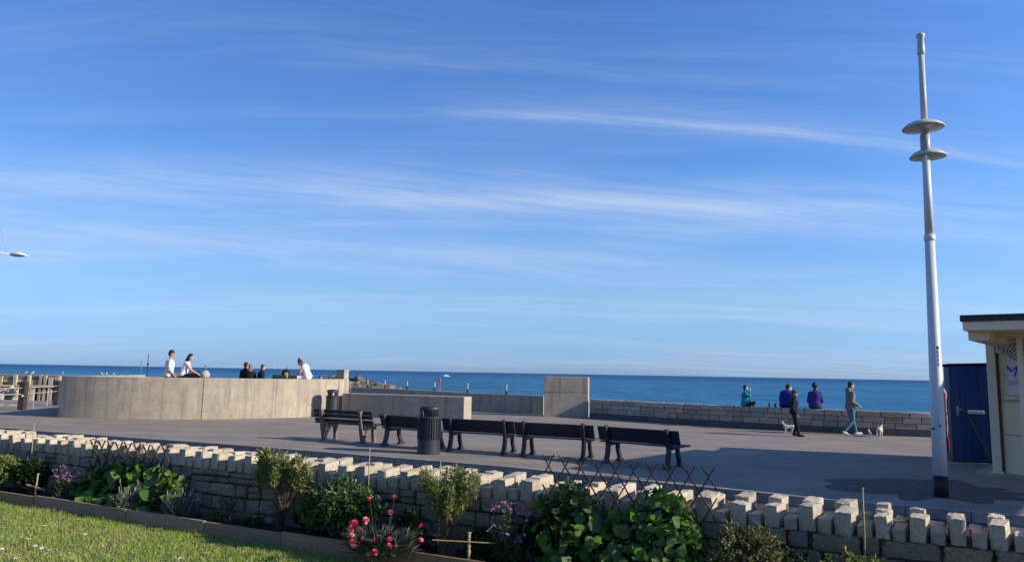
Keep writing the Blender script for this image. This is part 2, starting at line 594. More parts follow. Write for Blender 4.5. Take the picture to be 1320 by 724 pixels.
def stone_mesh(seed, m, n=3, rough=0.05, rnd=0.10):
    """rough dressed block in a unit cube"""
    vs, idx, fs = [], {}, []

    def vid(i, j, k):
        if (i, j, k) not in idx:
            p = Vector((i / n - 0.5, j / n - 0.5, k / n - 0.5))
            q = p * 2
            # pull edges and corners in a little
            e = sorted((abs(q.x), abs(q.y), abs(q.z)))
            pull = 1 - rnd * (max(0, e[1] - 0.5) ** 2) * 1.6 - rnd * 0.8 * (max(0, e[0] - 0.5) ** 2)
            p = p * pull
            o = Vector((seed * 7.3, seed * 3.1, seed * 1.7))
            p += noise.noise_vector(p * 2.6 + o) * rough * 1.3 + noise.noise_vector(p * 6.0 + o) * rough * 0.5
            idx[(i, j, k)] = len(vs)
            vs.append(p)
        return idx[(i, j, k)]
    for a in range(n):
        for b in range(n):
            fs.append((vid(a, b, 0), vid(a, b + 1, 0), vid(a + 1, b + 1, 0), vid(a + 1, b, 0)))
            fs.append((vid(a, b, n), vid(a + 1, b, n), vid(a + 1, b + 1, n), vid(a, b + 1, n)))
            fs.append((vid(a, 0, b), vid(a + 1, 0, b), vid(a + 1, 0, b + 1), vid(a, 0, b + 1)))
            fs.append((vid(a, n, b), vid(a, n, b + 1), vid(a + 1, n, b + 1), vid(a + 1, n, b)))
            fs.append((vid(0, a, b), vid(0, a, b + 1), vid(0, a + 1, b + 1), vid(0, a + 1, b)))
            fs.append((vid(n, a, b), vid(n, a + 1, b), vid(n, a + 1, b + 1), vid(n, a, b + 1)))
    me = bpy.data.meshes.new('stone')
    me.from_pydata(vs, [], fs)
    me.materials.append(m)
    me.update()
    return me


# ------------------------------------------------------------------ setting: ground, sea, beach
WALL_O = Vector((0, 7.27, 0))
WU = Vector((0.89443, -0.44721, 0))
WN = Vector((0.44721, 0.89443, 0))
WALL_ROT = math.atan2(WU.y, WU.x)


def wl_pt(s, off, z=0.0):
    return WALL_O + WU * s + WN * off + Vector((0, 0, z))


def wall_s(px, off=0.0):
    """distance along the garden wall line (at an offset) met by a pixel column"""
    d = ray(px, 560)
    k = d.x / d.y
    o = WALL_O + WN * off
    return (k * o.y - o.x) / (WU.x - k * WU.y)


# open sea
def sea_material():
    m = bpy.data.materials.new('sea_water')
    m.use_nodes = True
    n, l = m.node_tree.nodes, m.node_tree.links
    b = n['Principled BSDF']
    t = n.new('ShaderNodeTexCoord')
    def nz(scale, st, det=5, rough=0.6):
        mp = n.new('ShaderNodeMapping')
        mp.inputs['Scale'].default_value = st
        l.new(t.outputs['Object'], mp.inputs[0])
        x = n.new('ShaderNodeTexNoise')
        x.inputs['Scale'].default_value = scale
        x.inputs['Detail'].default_value = det
        x.inputs['Roughness'].default_value = rough
        l.new(mp.outputs[0], x.inputs['Vector'])
        return x.outputs['Fac']
    big = nz(0.004, (1, 0.35, 1), 4)
    mid = nz(0.05, (1, 0.6, 1), 8, 0.75)
    fine = nz(0.16, (1, 0.22, 1), 6, 0.7)
    # bluer and darker with depth further out, greener near shore
    s = n.new('ShaderNodeSeparateXYZ')
    l.new(t.outputs['Object'], s.inputs[0])
    mr = n.new('ShaderNodeMapRange')
    mr.interpolation_type = 'SMOOTHSTEP'
    mr.inputs[1].default_value, mr.inputs[2].default_value = 100, 1600
    l.new(s.outputs[1], mr.inputs[0])
    c1 = n.new('ShaderNodeMix')
    c1.data_type = 'RGBA'
    c1.inputs[6].default_value = (0.030, 0.165, 0.30, 1)
    c1.inputs[7].default_value = (0.016, 0.088, 0.205, 1)
    l.new(mr.outputs[0], c1.inputs[0])
    ad = n.new('ShaderNodeMath')
    ad.operation = 'ADD'
    l.new(big, ad.inputs[0])
    l.new(mid, ad.inputs[1])
    ad2 = n.new('ShaderNodeMath')
    ad2.operation = 'ADD'
    l.new(ad.outputs[0], ad2.inputs[0])
    l.new(fine, ad2.inputs[1])
    r2 = n.new('ShaderNodeMapRange')
    r2.inputs[1].default_value, r2.inputs[2].default_value = 1.15, 1.9
    r2.inputs[3].default_value, r2.inputs[4].default_value = 0.55, 1.65
    l.new(ad2.outputs[0], r2.inputs[0])
    h = n.new('ShaderNodeHueSaturation')
    l.new(c1.outputs[2], h.inputs['Color'])
    l.new(r2.outputs[0], h.inputs['Value'])
    l.new(h.outputs[0], b.inputs['Base Color'])
    b.inputs['Roughness'].default_value = 0.45
    b.inputs['Specular IOR Level'].default_value = 0.12
    b.inputs['IOR'].default_value = 1.2
    bp = n.new('ShaderNodeBump')
    bp.inputs['Strength'].default_value = 0.6
    bp.inputs['Distance'].default_value = 1.2
    l.new(mid, bp.inputs['Height'])
    l.new(bp.outputs[0], b.inputs['Normal'])
    return m


sheet('sea', [(-60000, 26, -3.6), (60000, 26, -3.6), (60000, 80000, -3.6), (-60000, 80000, -3.6)], sea_material())
sheet('beach', [(-300, 25, -2.5), (200, 25, -2.5), (200, 82, -4.4), (-300, 82, -4.4)], sand)
# unseen slope added behind the viewpoint to block part of the sky light
hm = MB()
NX = 60
for j, (yy_, zz_) in enumerate(((-6.5, -0.31), (-11, 1.6), (-18, 4.0), (-30, 7.5), (-46, 11.0), (-90, 14.0))):
    for i in range(NX + 1):
        x_ = -260 + 520 * i / NX
        hm.v.append((x_, yy_, zz_ + (noise.noise(Vector((x_ * 0.06, yy_ * 0.1, 2))) * 1.6 if j else 0)))
for j in range(5):
    for i in range(NX):
        a_ = j * (NX + 1) + i
        hm.f.append((a_ + NX + 1, a_ + NX + 2, a_ + 1, a_))
tag(hm.build('sky_blocker_slope', mat('blocker_slope_grass', (0.20, 0.15, 0.085), (0.10, 0.09, 0.05), 0.95, 0.4), None, True), kind='structure')
sheet('ground', [(-120, -60), (120, -60), (120, 14), (-120, 14)], road_mat, -0.30)

KERB = [(-60, 41.0), (-30, 28.2), (-13, 20.7), (-6.2, 17.75), (0, 14.7), (5.0, 11.35), (7.2, 10.3), (14, 7.2), (40, -4)]
FAR = [(60, 2), (30, 15.8), (20, 21.3), (13.7, 24.45), (7.3, 28.3), (3.9, 31.9), (1.8, 33.1), (-1.6, 35.1), (-9.6, 46.0),
       (-20, 44), (-21.4, 37.2), (-27, 38.0), (-60, 46)]
tag(prism(KERB + FAR, -4.5, 0.0).build('promenade', asph), kind='structure')
# narrow lower roadway between the promenade kerb and the garden wall
road_pts = [(x, y - 0.02) for (x, y) in KERB] + [tuple(wl_pt(s, 0.30).xy) for s in (40, 10, 0, -12, -60)]
sheet('roadway', road_pts, road_mat, -0.13)
lawn_pts = [tuple(wl_pt(s, -0.555).xy) for s in (-60, -12, 0, 10, 40)] + [(60, -40), (-60, -40)]
sheet('lawn', lawn_pts, lawn_mat, 0.0)

# kerb stones
kerb = thing('kerb', 'pale concrete kerb along the near edge of the promenade', 'kerb', (0, 0, 0))
kp = [Vector((x, y, 0)) for (x, y) in KERB[2:8]]
seg = []
for a, b in zip(kp[:-1], kp[1:]):
    n_ = max(1, round((b - a).length / 0.92))
    for i in range(n_):
        seg.append((a.lerp(b, i / n_), a.lerp(b, (i + 1) / n_)))
kme = {}
for (a, b) in seg:
    d = (b - a)
    L = d.length
    key = round(L, 2)
    if key not in kme:
        kme[key] = MB().box(0.006, L - 0.006, -0.14, -0.003, -0.2, 0.012).mesh('kerb_stone')
        kme[key].materials.append(kerb_mat)
    inst('kerb_stone', kme[key], kerb, a, (0, 0, math.atan2(d.y, d.x)))

# darker repaired tarmac round the lamp post
pp = g(1213, 637)
cols = []
for k in range(64):
    a = 2 * math.pi * k / 64
    r = 1.0 + 0.75 * noise.noise(Vector((math.cos(a) * 2.3, math.sin(a) * 2.3, 4.2)))
    cols.append((pp.x + 0.25 + 1.45 * r * math.cos(a), pp.y + 0.55 + 1.15 * r * math.sin(a)))
cols = [c for c in cols if c[1] > 10.6 + 0.0]
sheet('tarmac_patch', cols, patch_mat, 0.004)
pt = [g(560, 548), g(730, 551), g(724, 557), g(556, 554)]
sheet('tarmac_patch', [(p.x, p.y) for p in pt], mat('tarmac_seam', (0.15, 0.135, 0.13), (0.19, 0.17, 0.16), 0.9, 20.0), 0.004)

# soil of the flower bed
bed = [tuple(wl_pt(s, 0.08).xy) for s in (12, -14)] + [tuple(wl_pt(s, -0.55).xy) for s in (-14, 12)]
sheet('flower_bed', list(reversed(bed)), soil, 0.075)

# ------------------------------------------------------------------ garden wall
gw = thing('garden_wall', 'low rubble stone garden wall with upright alternating coping stones', 'wall', WALL_O, WALL_ROT)
MB().box(-10.2, 7.0, 0.045, 0.47, -0.28, 0.595).build('core', mortar, gw)
face_me = [stone_mesh(i, stone, 5, 0.06, 0.14) for i in range(14)]
cope_me = [stone_mesh(30 + i, cope, 5, 0.042, 0.07) for i in range(14)]
rz = random.Random(5)
for (z0, z1) in ((0.0, 0.15), (0.15, 0.31), (0.31, 0.455), (0.455, 0.6)):
    s = -9.6 + rz.uniform(0, 0.2)
    while s < 6.3:
        w = rz.choice((rz.uniform(0.12, 0.22), rz.uniform(0.2, 0.44)))
        if rz.random() < 0.2 and z0 > 0:
            parts_ = [(z0, (z0 + z1) / 2), ((z0 + z1) / 2, z1)]
        else:
            parts_ = [(z0, z1)]
        for (a, b) in parts_:
            j = rz.uniform(-0.008, 0.008)
            inst('stone', rz.choice(face_me), gw, (s + w / 2, 0.07 + rz.uniform(-0.012, 0.016), (a + b) / 2 + j),
                 (rz.uniform(-.03, .03), rz.uniform(-.03, .03), rz.uniform(-.04, .04)),
                 (w - 0.022, 0.16, b - a - 0.018))
        s += w
s = -9.7
tall = True
while s < 6.4:
    w = rz.uniform(0.095, 0.135) if tall else rz.uniform(0.08, 0.115)
    skew = -rad(9) * min(1.0, max(0.0, (s + 1.0) / 3.0))
    cut = rz.uniform(0.20, 0.29)
    pieces = [(0.0, cut), (cut + 0.012, 0.5)] if rz.random() < 0.75 or not tall else [(0.0, 0.17), (0.18, 0.33), (0.34, 0.5)]
    for (a, b) in pieces:
        hgt = (rz.uniform(0.165, 0.212) if tall else rz.uniform(0.085, 0.125))
        ww = w * rz.uniform(0.92, 1.04)
        inst('coping_stone', rz.choice(cope_me), gw,
             (s + w / 2 + rz.uniform(-.006, .006), (a + b) / 2 + rz.uniform(-.006, .006), 0.592 + hgt / 2),
             (rz.uniform(-.07, .07), rz.uniform(-.07, .07), skew + rz.uniform(-.09, .09)), (ww, b - a, hgt))
    s += w + rz.uniform(0.022, 0.038)
    tall = not tall

# timber edging of the bed
edge = thing('timber_edging', 'brown timber board edging between lawn and flower bed', 'edging', wl_pt(0, -0.55), WALL_ROT)
s = -10.0
k = 0
while s < 6:
    L = [1.28, 1.1, 1.2, 1.75][k % 4]
    o = MB().box(0.004, L - 0.004, -0.018, 0.018, -0.05, 0.15 + 0.008 * math.sin(k * 2.3)).build('board', timber, edge, bevel=0.004)
    o.location = (s, 0.004 * math.sin(k * 3.1), 0)
    o.rotation_euler = (0, 0, 0.006 * math.sin(k * 5.7))
    s += L
    k += 1

# ------------------------------------------------------------------ round concrete bastion and the sea walls
BC = Vector((-13.5, 33.0, 0))


def arc_panel(r0, r1, a0, a1, z0, z1, n=28):
    m = MB()
    vs, fs = [], []
    for i in range(n + 1):
        a = rad(a0 + (a1 - a0) * i / n)
        c, s_ = math.cos(a), math.sin(a)
        for (r, z) in ((r1, z0), (r1, z1 - 0.015), (r1 - 0.015, z1), (r0 + 0.015, z1), (r0, z1 - 0.015), (r0, z0)):
            vs.append((r * c, r * s_, z))
    for i in range(n):
        for k in range(6):
            k2 = (k + 1) % 6
            fs.append((i * 6 + k, i * 6 + k2, (i + 1) * 6 + k2, (i + 1) * 6 + k))
    fs.append(tuple(range(5, -1, -1)))
    fs.append(tuple(n * 6 + k for k in range(6)))
    return m.add(vs, [tuple(reversed(f)) for f in fs])


bast = thing('bastion_wall', 'curved grey-brown concrete bastion wall on the promenade', 'wall', BC)
R0, R1, BZ = 6.85, 7.3, 1.43
for (a0, a1) in ((253.0, 274.0), (274.08, 291.9), (292.1, 312.0), (312.08, 335.2), (335.5, 340.8)):
    arc_panel(R0, R1, a0, a1, -0.05, BZ).build('wall_panel', conc, bast)
jm = MB()
for a in (274.04, 292.0, 312.04, 335.35):
    arc = arc_panel(R0 + 0.02, R1 - 0.012, a - 0.15, a + 0.15, 0.0, BZ - 0.012, 1)
    jm.add(arc.v, arc.f)
jm.build('joint', joint_mat, bast)
a = rad(253.0)
pA = Vector((R1 * math.cos(a), R1 * math.sin(a), 0))
MB().bar(pA + Vector((0.235, 0.1, BZ / 2)), pA + Vector((-0.5, 6.5, BZ / 2)), 0.45, BZ - 0.004).build('return_wall', conc, bast)
tag(arc_panel(0.2, R0 - 0.005, 255.0, 350.0, -0.05, 0.65, 40).build('terrace', conc), kind='structure').location = BC
st = thing('steps', 'low concrete steps in shade beside the bastion end', 'steps', (-16.35, 28.2, 0), rad(-10))
MB().box(-0.9, 0.55, -0.2, 3.4, -0.02, 0.16).build('step', conc, st)
MB().box(-0.5, 0.55, 0.15, 3.38, 0.16, 0.32).build('step', conc, st)

# pillar behind the bastion end
pl = thing('concrete_pillar', 'square concrete pillar standing behind the right end of the bastion', 'pillar', Vector((at(441, 500, 32.6).x, 32.6, 0.64)), rad(-20))
MB().box(-0.18, 0.18, -0.18, 0.18, 0, 1.08).build('shaft', conc, pl)
MB().box(-0.20, 0.20, -0.20, 0.20, 1.08, 1.17).build('cap', conc, pl)


def wall_box(name, label, A, B, th, h, m=conc, over=0.0):
    """straight wall from A to B (front foot line), thickness away from the camera"""
    A, B = Vector((A[0], A[1], 0)), Vector((B[0], B[1], 0))
    d = B - A
    t = thing(name, label, 'wall', A, math.atan2(d.y, d.x))
    MB().box(0, d.length, 0, th, -0.05, h).build('body', m, t, bevel=0.018)
    return t, d.length


lowA, lowB = g(441.5, 506.5, 0.88), g(598.5, 511.4, 0.88)
lw, L = wall_box('low_wall', 'low straight concrete wall behind the benches with sunlit end', lowA, lowB, 0.68, 0.88)
blkA, blkB = g(701, 536.6), g(758, 538)
blkA.y = blkB.y + 0.31
blkA.x = ray(701, 536).x / ray(701, 536).y * blkA.y
bk, L = wall_box('wall_block', 'tall square concrete block between the two sea walls', blkA, blkB, 0.8, 1.68)
MB().box(0.02, L - 0.02, -0.004, 0.0, 1.02, 1.035).build('groove', joint_mat, bk)
# concrete sea wall running back to the left of the block
cs = thing('concrete_sea_wall', 'plain concrete sea wall left of the tall block', 'wall', (0, 0, 0))
cpts = [g(700.5, 509.9, 0.82), g(652, 508.1, 0.82), g(610, 506.4, 0.82), g(560, 503.7, 0.82), g(508, 501, 0.82), g(453, 498.6, 0.82)]
for i, (a, b) in enumerate(zip(cpts[:-1], cpts[1:])):
    a, b = a.copy(), b.copy()
    a.z = b.z = 0
    d = (b - a).normalized()
    nn = Vector((d.y, -d.x, 0))
    if nn.y < 0:
        nn = -nn
    q = [a + d * 0.004, b - d * 0.004, b - d * 0.004 + nn * 0.5, a + d * 0.004 + nn * 0.5]
    prism([(p.x, p.y) for p in q], -0.05, 0.82).build('wall_panel', conc, cs)
# railing posts on that wall
rl = thing('sea_railing', 'line of short dark posts and wires on the concrete sea wall', 'railing', (0, 0, 0))


def on_cwall(px):
    best = None
    d = ray(px, 500)
    k = d.x / d.y
    for a, b in zip(cpts[:-1], cpts[1:]):
        # (a + t(b-a)).x = k * (...).y
        den = (b.x - a.x) - k * (b.y - a.y)
        t = (k * a.y - a.x) / den
        if -0.02 <= t <= 1.02:
            best = a.lerp(b, t)
    return best + Vector((0.12, 0.22, 0))


tops = []
for px in (470, 492.4, 521, 556.5, 599, 649.4, 697):
    p = on_cwall(min(px, 699))
    if px < 690:
        po = MB().lathe([(0.07, 0), (0.07, 0.03), (0.045, 0.05), (0.04, 0.16), (0.032, 0.18)], 10).build('post', black_paint, rl)
        po.location = (p.x, p.y, 0.82)
        hd = MB().lathe([(0.04, 0.18), (0.042, 0.36), (0.05, 0.38), (0.036, 0.43), (0.008, 0.445)], 10).build('post_head', rail_grey, po)
    tops.append(Vector((p.x, p.y, 0.82)))
for z in (0.36, 0.20):
    MB().tube([p + Vector((0, 0, z)) for p in tops], 0.008, 6).build('wire', rail_grey, rl)
p = on_cwall(559.5)
om = thing('marker_post', 'tall thin orange marker pole behind the third railing post', 'pole', Vector((p.x + 0.05, p.y + 0.9, -2.0)))
MB().tube([(0, 0, -1.5), (0, 0, 3.42)], 0.035, 8).build('pole', orange_mat, om)
MB().lathe([(0.06, 3.3), (0.06, 3.45)], 8).build('topmark', orange_mat, om)

# stone-faced sea wall on the right
SWP = [(3.35, 31.35), (7.0, 27.75), (13.7, 23.95)]
swc = np.polyfit([p[0] for p in SWP], [p[1] for p in SWP], 2)


def swy(x):
    if x <= 13.7:
        return float(np.polyval(swc, x))
    sl = float(2 * swc[0] * 13.7 + swc[1])
    return 23.95 + (x - 13.7) * sl


sw = thing('stone_sea_wall', 'long grey stone block sea wall with people sitting on it', 'wall', (0, 0, 0))
xs = np.linspace(3.35, 22, 60)
cum = [0.0]
for a, b in zip(xs[:-1], xs[1:]):
    cum.append(cum[-1] + math.hypot(b - a, swy(b) - swy(a)))


def sw_pt(s):
    x = float(np.interp(s, cum, xs))
    e = 0.05
    t = Vector((2 * e, swy(x + e) - swy(x - e), 0)).normalized()
    return Vector((x, swy(x), 0)), t


def strip(s0, s1, y0, y1, z0, z1, n):
    rg = []
    m = MB()
    vs, fs = [], []
    for i in range(n + 1):
        p, t = sw_pt(s0 + (s1 - s0) * i / n)
        nn = Vector((-t.y, t.x, 0))
        for (o, z) in ((y0, z0), (y1, z0), (y1, z1), (y0, z1)):
            q = p + nn * o
            vs.append((q.x, q.y, z))
    for i in range(n):
        for k in range(4):
            k2 = (k + 1) % 4
            fs.append((i * 4 + k, (i + 1) * 4 + k, (i + 1) * 4 + k2, i * 4 + k2))
    fs.append((0, 1, 2, 3))
    fs.append(tuple(n * 4 + k for k in (3, 2, 1, 0)))
    return m.add(vs, fs)


SWL = cum[-1]
SWH = 0.77
strip(0, SWL, 0.035, 0.42, -0.05, SWH - 0.03, 60).build('core', mortar, sw)
strip(0, SWL, -0.035, 0.1, -0.05, 0.205, 60).build('plinth', plinth_mat, sw)
sea_me = [stone_mesh(60 + i, seastone, 4, 0.03, 0.06) for i in range(10)]
for ci, (z0, z1) in enumerate(((0.205, 0.40), (0.40, 0.58), (0.58, SWH))):
    s = 0.02 + 0.2 * ci
    if ci:
        s = 0.0
    while s < SWL - 0.2:
        w = rz.uniform(0.30, 0.72)
        if ci == 2:
            w *= 1.25
        p, t = sw_pt(s + w / 2)
        nn = Vector((-t.y, t.x, 0))
        split = [(z0, z1)] if rz.random() > 0.12 else [(z0, z0 * 0.45 + z1 * 0.55), (z0 * 0.45 + z1 * 0.55, z1)]
        for (a, b) in split:
            full = ci == 2
            dep = 0.46 if full else 0.16
            q = p + nn * ((0.21 if full else 0.08) + rz.uniform(-0.012, 0.012))
            inst('stone', rz.choice(sea_me), sw, (q.x, q.y, (a + b) / 2), (rz.uniform(-.012, .012), rz.uniform(-.012, .012), math.atan2(t.y, t.x)),
                 (w - 0.014, dep, b - a - 0.012))
        s += w

# ------------------------------------------------------------------ timber pier, railings and rocks on the left
PD = 56.0
pier = thing('timber_pier', 'bleached timber pier on piles at the far left', 'pier', (0, PD, 0))
xl, xr = at(-60, 484, PD).x, at(315, 484, PD).x
zt = at(60, 482.5, PD).z
MB().box(xl, xr, 0.0, 3.0, zt - 0.62, zt - 0.50).build('deck', pier_pale, pier)
MB().box(xl, at(80, 484, PD).x, -0.10, 0.0, zt - 0.85, zt - 0.42).build('fascia_beam', pier_dark, pier)
MB().box(xl, xr, -0.06, 0.10, zt - 0.06, zt).build('handrail', pier_pale, pier)
MB().box(xl, xr, -0.02, 0.04, zt - 0.30, zt - 0.25).build('handrail', pier_pale, pier)
for (p0, p1, dz0, dz1) in ((-30, 3, .78, .38), (7, 21, .76, .40), (24.5, 39.5, .76, .38), (42.5, 54.5, .78, .40), (60, 66.5, .78, .42), (75.5, 81, .80, .40)):
    MB().box(at(p0, 490, PD).x, at(p1, 490, PD).x, -0.20, -0.102, zt - dz0, zt - dz1).build('board', pier_pale, pier)
for (px, w, dark, ztop) in ((-22, .12, 0, .1), (-10, .10, 0, .1), (2, .16, 1, .5), (4.5, .11, 0, .15), (9, .2, 1, .6), (12.5, .07, 0, .85), (16.5, .22, 1, .8), (23, .12, 0, .05), (28.5, .2, 1, .6),
                            (34, .2, 1, .8), (40.8, .10, 0, .05), (46, .14, 0, .85), (49, .16, 1, .85), (52.5, .18, 1, .8), (55.5, .09, 0, .0), (58, .16, 1, .4), (61.5, .10, 0, .05), (65, .16, 1, .5), (69, .16, 0, .2), (72.5, .20, 1, .3), (76, .09, 0, .15), (79, .12, 0, .1)):
    x = at(px, 490, PD).x
    MB().box(x - w, x + w, -0.27 if dark else -0.36, -0.205 if not dark else -0.102, -4.2, zt - ztop).build('pile', pier_dark if dark else pier_pale, pier)
MB().box(xl, at(81, 484, PD).x, -0.10, -0.03, zt - 0.40, zt - 0.07).build('rail_board', mat('dull_timber', (0.16, 0.115, 0.095), (0.24, 0.19, 0.15), 0.9, 2.0, 6), pier)
for px in range(95, 318, 24):
    x = at(px, 490, PD).x
    MB().box(x - .05, x + .05, -0.2, -0.102, zt - 0.6, zt - .05).build('rail_post', pier_pale, pier)
MB().box(xl, at(84, 484, PD).x, 0.9, 1.1, -4.2, zt - 0.65).build('back_boarding', pier_dark, pier)
for z in (0.2, -1.0):
    MB().box(xl, at(84, 484, PD).x, -0.45, -0.365, z - 0.08, z + 0.08).build('waling', pier_pale, pier)

# promenade edge railing with dark posts
er = thing('edge_railing', 'two-rail galvanised fence between dark wooden posts, far left', 'railing', (0, 0, 0))
pA, pB, pC = g(28, 528), g(72.5, 522), g(-60, 533)
dir_ = (pB - pA)
MB().box(-0.12, 0.12, -0.12, 0.12, -0.02, 1.10).build('post', pier_dark, er, bevel=0.02).location = pA
MB().lathe([(0.045, 0), (0.045, 0.02)], 12).build('reflector', plastic_white, er).matrix_basis = Matrix.Translation(pA + Vector((0.06, -0.122, 0.56))) @ Matrix.Rotation(math.pi / 2, 4, 'X')
MB().box(-0.12, 0.12, -0.12, 0.12, -0.02, 1.10).build('post', pier_dark, er, bevel=0.02).location = pB
MB().box(-0.12, 0.12, -0.12, 0.12, -0.02, 1.10).build('post', pier_dark, er, bevel=0.02).location = pC
for (y1, z) in ((0, 0.86), (0, 0.62)):
    MB().tube([pC + Vector((0, 0, z)), pA + Vector((0, 0, z)), pB + Vector((0, 0, z))], 0.017, 8).build('rail', rail_grey, er)
for f in (0.3, 0.7):
    q = pA.lerp(pB, f)
    MB().tube([q, q + Vector((0, 0, 0.9))], 0.015, 8).build('upright', rail_grey, er)
kb = thing('edge_kerb', 'thin pale kerb line on the promenade at far left', 'kerb', (0, 0, 0))
MB().bar(g(-40, 523.5) + Vector((0, 0, 0.02)), g(27, 522.5) + Vector((0, 0, 0.02)), 0.15, 0.10).build('kerb_stone', kerb_mat, kb)

# rock groyne
rg = thing('rock_groyne', 'heap of dark rock armour boulders running out to sea', 'rocks', (0, 0, 0))
rock_me = [stone_mesh(90 + i, rock_mat, 4, 0.16, 0.35) for i in range(8)]
for px in range(436, 560, 5):
    topy = 488.6 + max(0, (px - 462)) * 0.26 + rz.uniform(-1.5, 1.5)
    if px > 505:
        topy += 1.5
    for lay in range(5):
        D = 66 - lay * 1.0
        p = at(px + rz.uniform(-3, 3), topy + lay * 5.5, D)
        if p.z < -4.2:
            continue
        sz = rz.uniform(0.6, 1.15)
        inst('boulder', rz.choice(rock_me), rg, p - Vector((0, 0, sz * 0.4)), (rz.uniform(0, 6), rz.uniform(0, 6), rz.uniform(0, 6)),
             (sz * rz.uniform(0.9, 1.4), sz, sz * rz.uniform(0.7, 1)))
prism([tuple(at(430, 500, 63).xy), tuple(at(565, 500, 63).xy), tuple(at(565, 500, 68).xy), tuple(at(430, 500, 68).xy)], -4.5, -2.0).build('bedding', rock_mat, rg)

rh = thing('rubble_heap', 'heap of pale rubble beyond the railing at the far left', 'rubble', (0, 0, 0))
pale_rock = [stone_mesh(140 + i, mat('pale_rubble_%d' % i, (0.46, 0.40, 0.29), (0.30, 0.26, 0.19), 0.92, 2.0, 6, 0.8, 8.0, orand=0.3), 4, 0.15, 0.3) for i in range(3)]
for i in range(26):
    p = at(rz.uniform(-25, 27), rz.uniform(502, 517), 46 + rz.uniform(-.6, .6))
    sz = rz.uniform(.3, .6)
    inst('boulder', rz.choice(pale_rock), rh, p, (rz.uniform(0, 6), rz.uniform(0, 6), rz.uniform(0, 6)), (sz * 1.3, sz, sz))
tag(prism([tuple(at(-40, 500, 45.2).xy), tuple(at(27, 500, 45.2).xy), tuple(at(27, 500, 48).xy), tuple(at(-40, 500, 48).xy)], -3.6, -0.35).build('bedding', MATS['pale_rubble_0'], rh))
# masts standing behind the pier
for (px, y0, lab, mm) in ((181, 464, 'short thin teal mast behind the pier, left of two', mat('teal_paint', (0.05, 0.25, 0.27))),
                          (189.5, 455.5, 'taller thin dark mast behind the pier, right of two', black_paint)):
    p = at(px, 483, 60)
    ms = thing('mast', lab, 'mast', (p.x, 60, zt - 0.6))
    zz_ = at(px, y0, 60).z - (zt - 0.6)
    MB().tube([(0, 0, -3.5), (0, 0, zz_)], [0.05, 0.025], 8).build('pole', mm, ms)
    MB().lathe([(0.09, zz_ * 0.62), (0.09, zz_ * 0.62 + 0.12)], 8).build('fitting', mm, ms)

# ------------------------------------------------------------------ lamp post
LP = g(1213.5, 640)
LD = LP.y


def lz(y, px=1205):
    return at(px, y, LD).z


lamp = thing('lamp_post', 'tall white tapered lamp post with two round saucer lamps', 'lamp post', LP)
# the axis leans a touch as in the photograph
top = at(1186.3, 45, LD)
axd = Vector(((top.x - LP.x) / top.z, 0, 1))


def lpt(z):
    return Vector((axd.x * z, 0, z))


z1 = lz(612)
MB().tube([lpt(-0.05), lpt(z1)], [0.105, 0.104], 24).build('base_sleeve', black_paint, lamp, True)
zc = lz(307)
MB().tube([lpt(z1), lpt(1.2), lpt(zc)], [0.103, 0.100, 0.072], 24).build('lower_shaft', white_paint, lamp, True)
MB().tube([lpt(zc - 0.05), lpt(zc - 0.03), lpt(zc + 0.05), lpt(zc + 0.06)], [0.074, 0.084, 0.084, 0.06], 24).build('collar', white_paint, lamp, True)
zb = lz(191)
MB().tube([lpt(zc + 0.04), lpt(zb)], [0.066, 0.056], 24).build('upper_shaft', white_paint, lamp, True)
zd = lz(178)
MB().tube([lpt(zb - 0.14), lpt(zb - 0.12), lpt(zd + 0.05), lpt(zd + 0.07)], [0.056, 0.074, 0.074, 0.05], 24).build('bracket_collar', grey_metal, lamp, True)
zt2 = lz(69)
ze = lz(47)
mast_grey = mat('mast_grey', (0.58, 0.59, 0.57), (0.48, 0.49, 0.47), 0.45, 6.0)
MB().tube([lpt(zd), lpt(zt2)], [0.052, 0.046], 20).build('mast_top', mast_grey, lamp, True)
MB().tube([lpt(zt2 - 0.04), lpt(zt2 - 0.02), lpt(zt2 + 0.06), lpt(ze - 0.05), lpt(ze - 0.03), lpt(ze + 0.03), lpt(ze + 0.04)],
          [0.046, 0.062, 0.058, 0.050, 0.066, 0.066, 0.03], 20).build('finial', mast_grey, lamp, True)
for (yc, cx, r) in ((164.5, 1190.0, 0.315), (201.5, 1196.0, 0.275)):
    c = at(cx, yc, LD + (0.0 if yc < 190 else 0.12))
    s_ = MB().lathe([(0.05, 0.125), (r * 0.45, 0.105), (r * 0.8, 0.055), (r, 0.0), (r, -0.018), (r * 0.97, -0.02)], 36).build('saucer', mast_grey, lamp, True)
    s_.location = c - LP
    MB().lathe([(r * 0.955, -0.012), (r * 0.8, -0.035), (r * 0.4, -0.055), (0.02, -0.06)], 36).build('diffuser', lens_mat, s_, True)
# small plates and stains low on the shaft
MB().box(-0.03, 0.03, -0.118, -0.1, 1.12, 1.24).build('hatch_plate', white_paint, lamp).location = lpt(0)
MB().tube([Vector((-0.11, -0.03, 1.05)), Vector((-0.10, -0.06, 1.05))], 0.015, 8).build('bolt', black_paint, lamp)
MB().tube([Vector((-0.03, -0.118, 1.10)), Vector((-0.02, -0.10, 1.10))], 0.014, 8).build('bolt', black_paint, lamp)


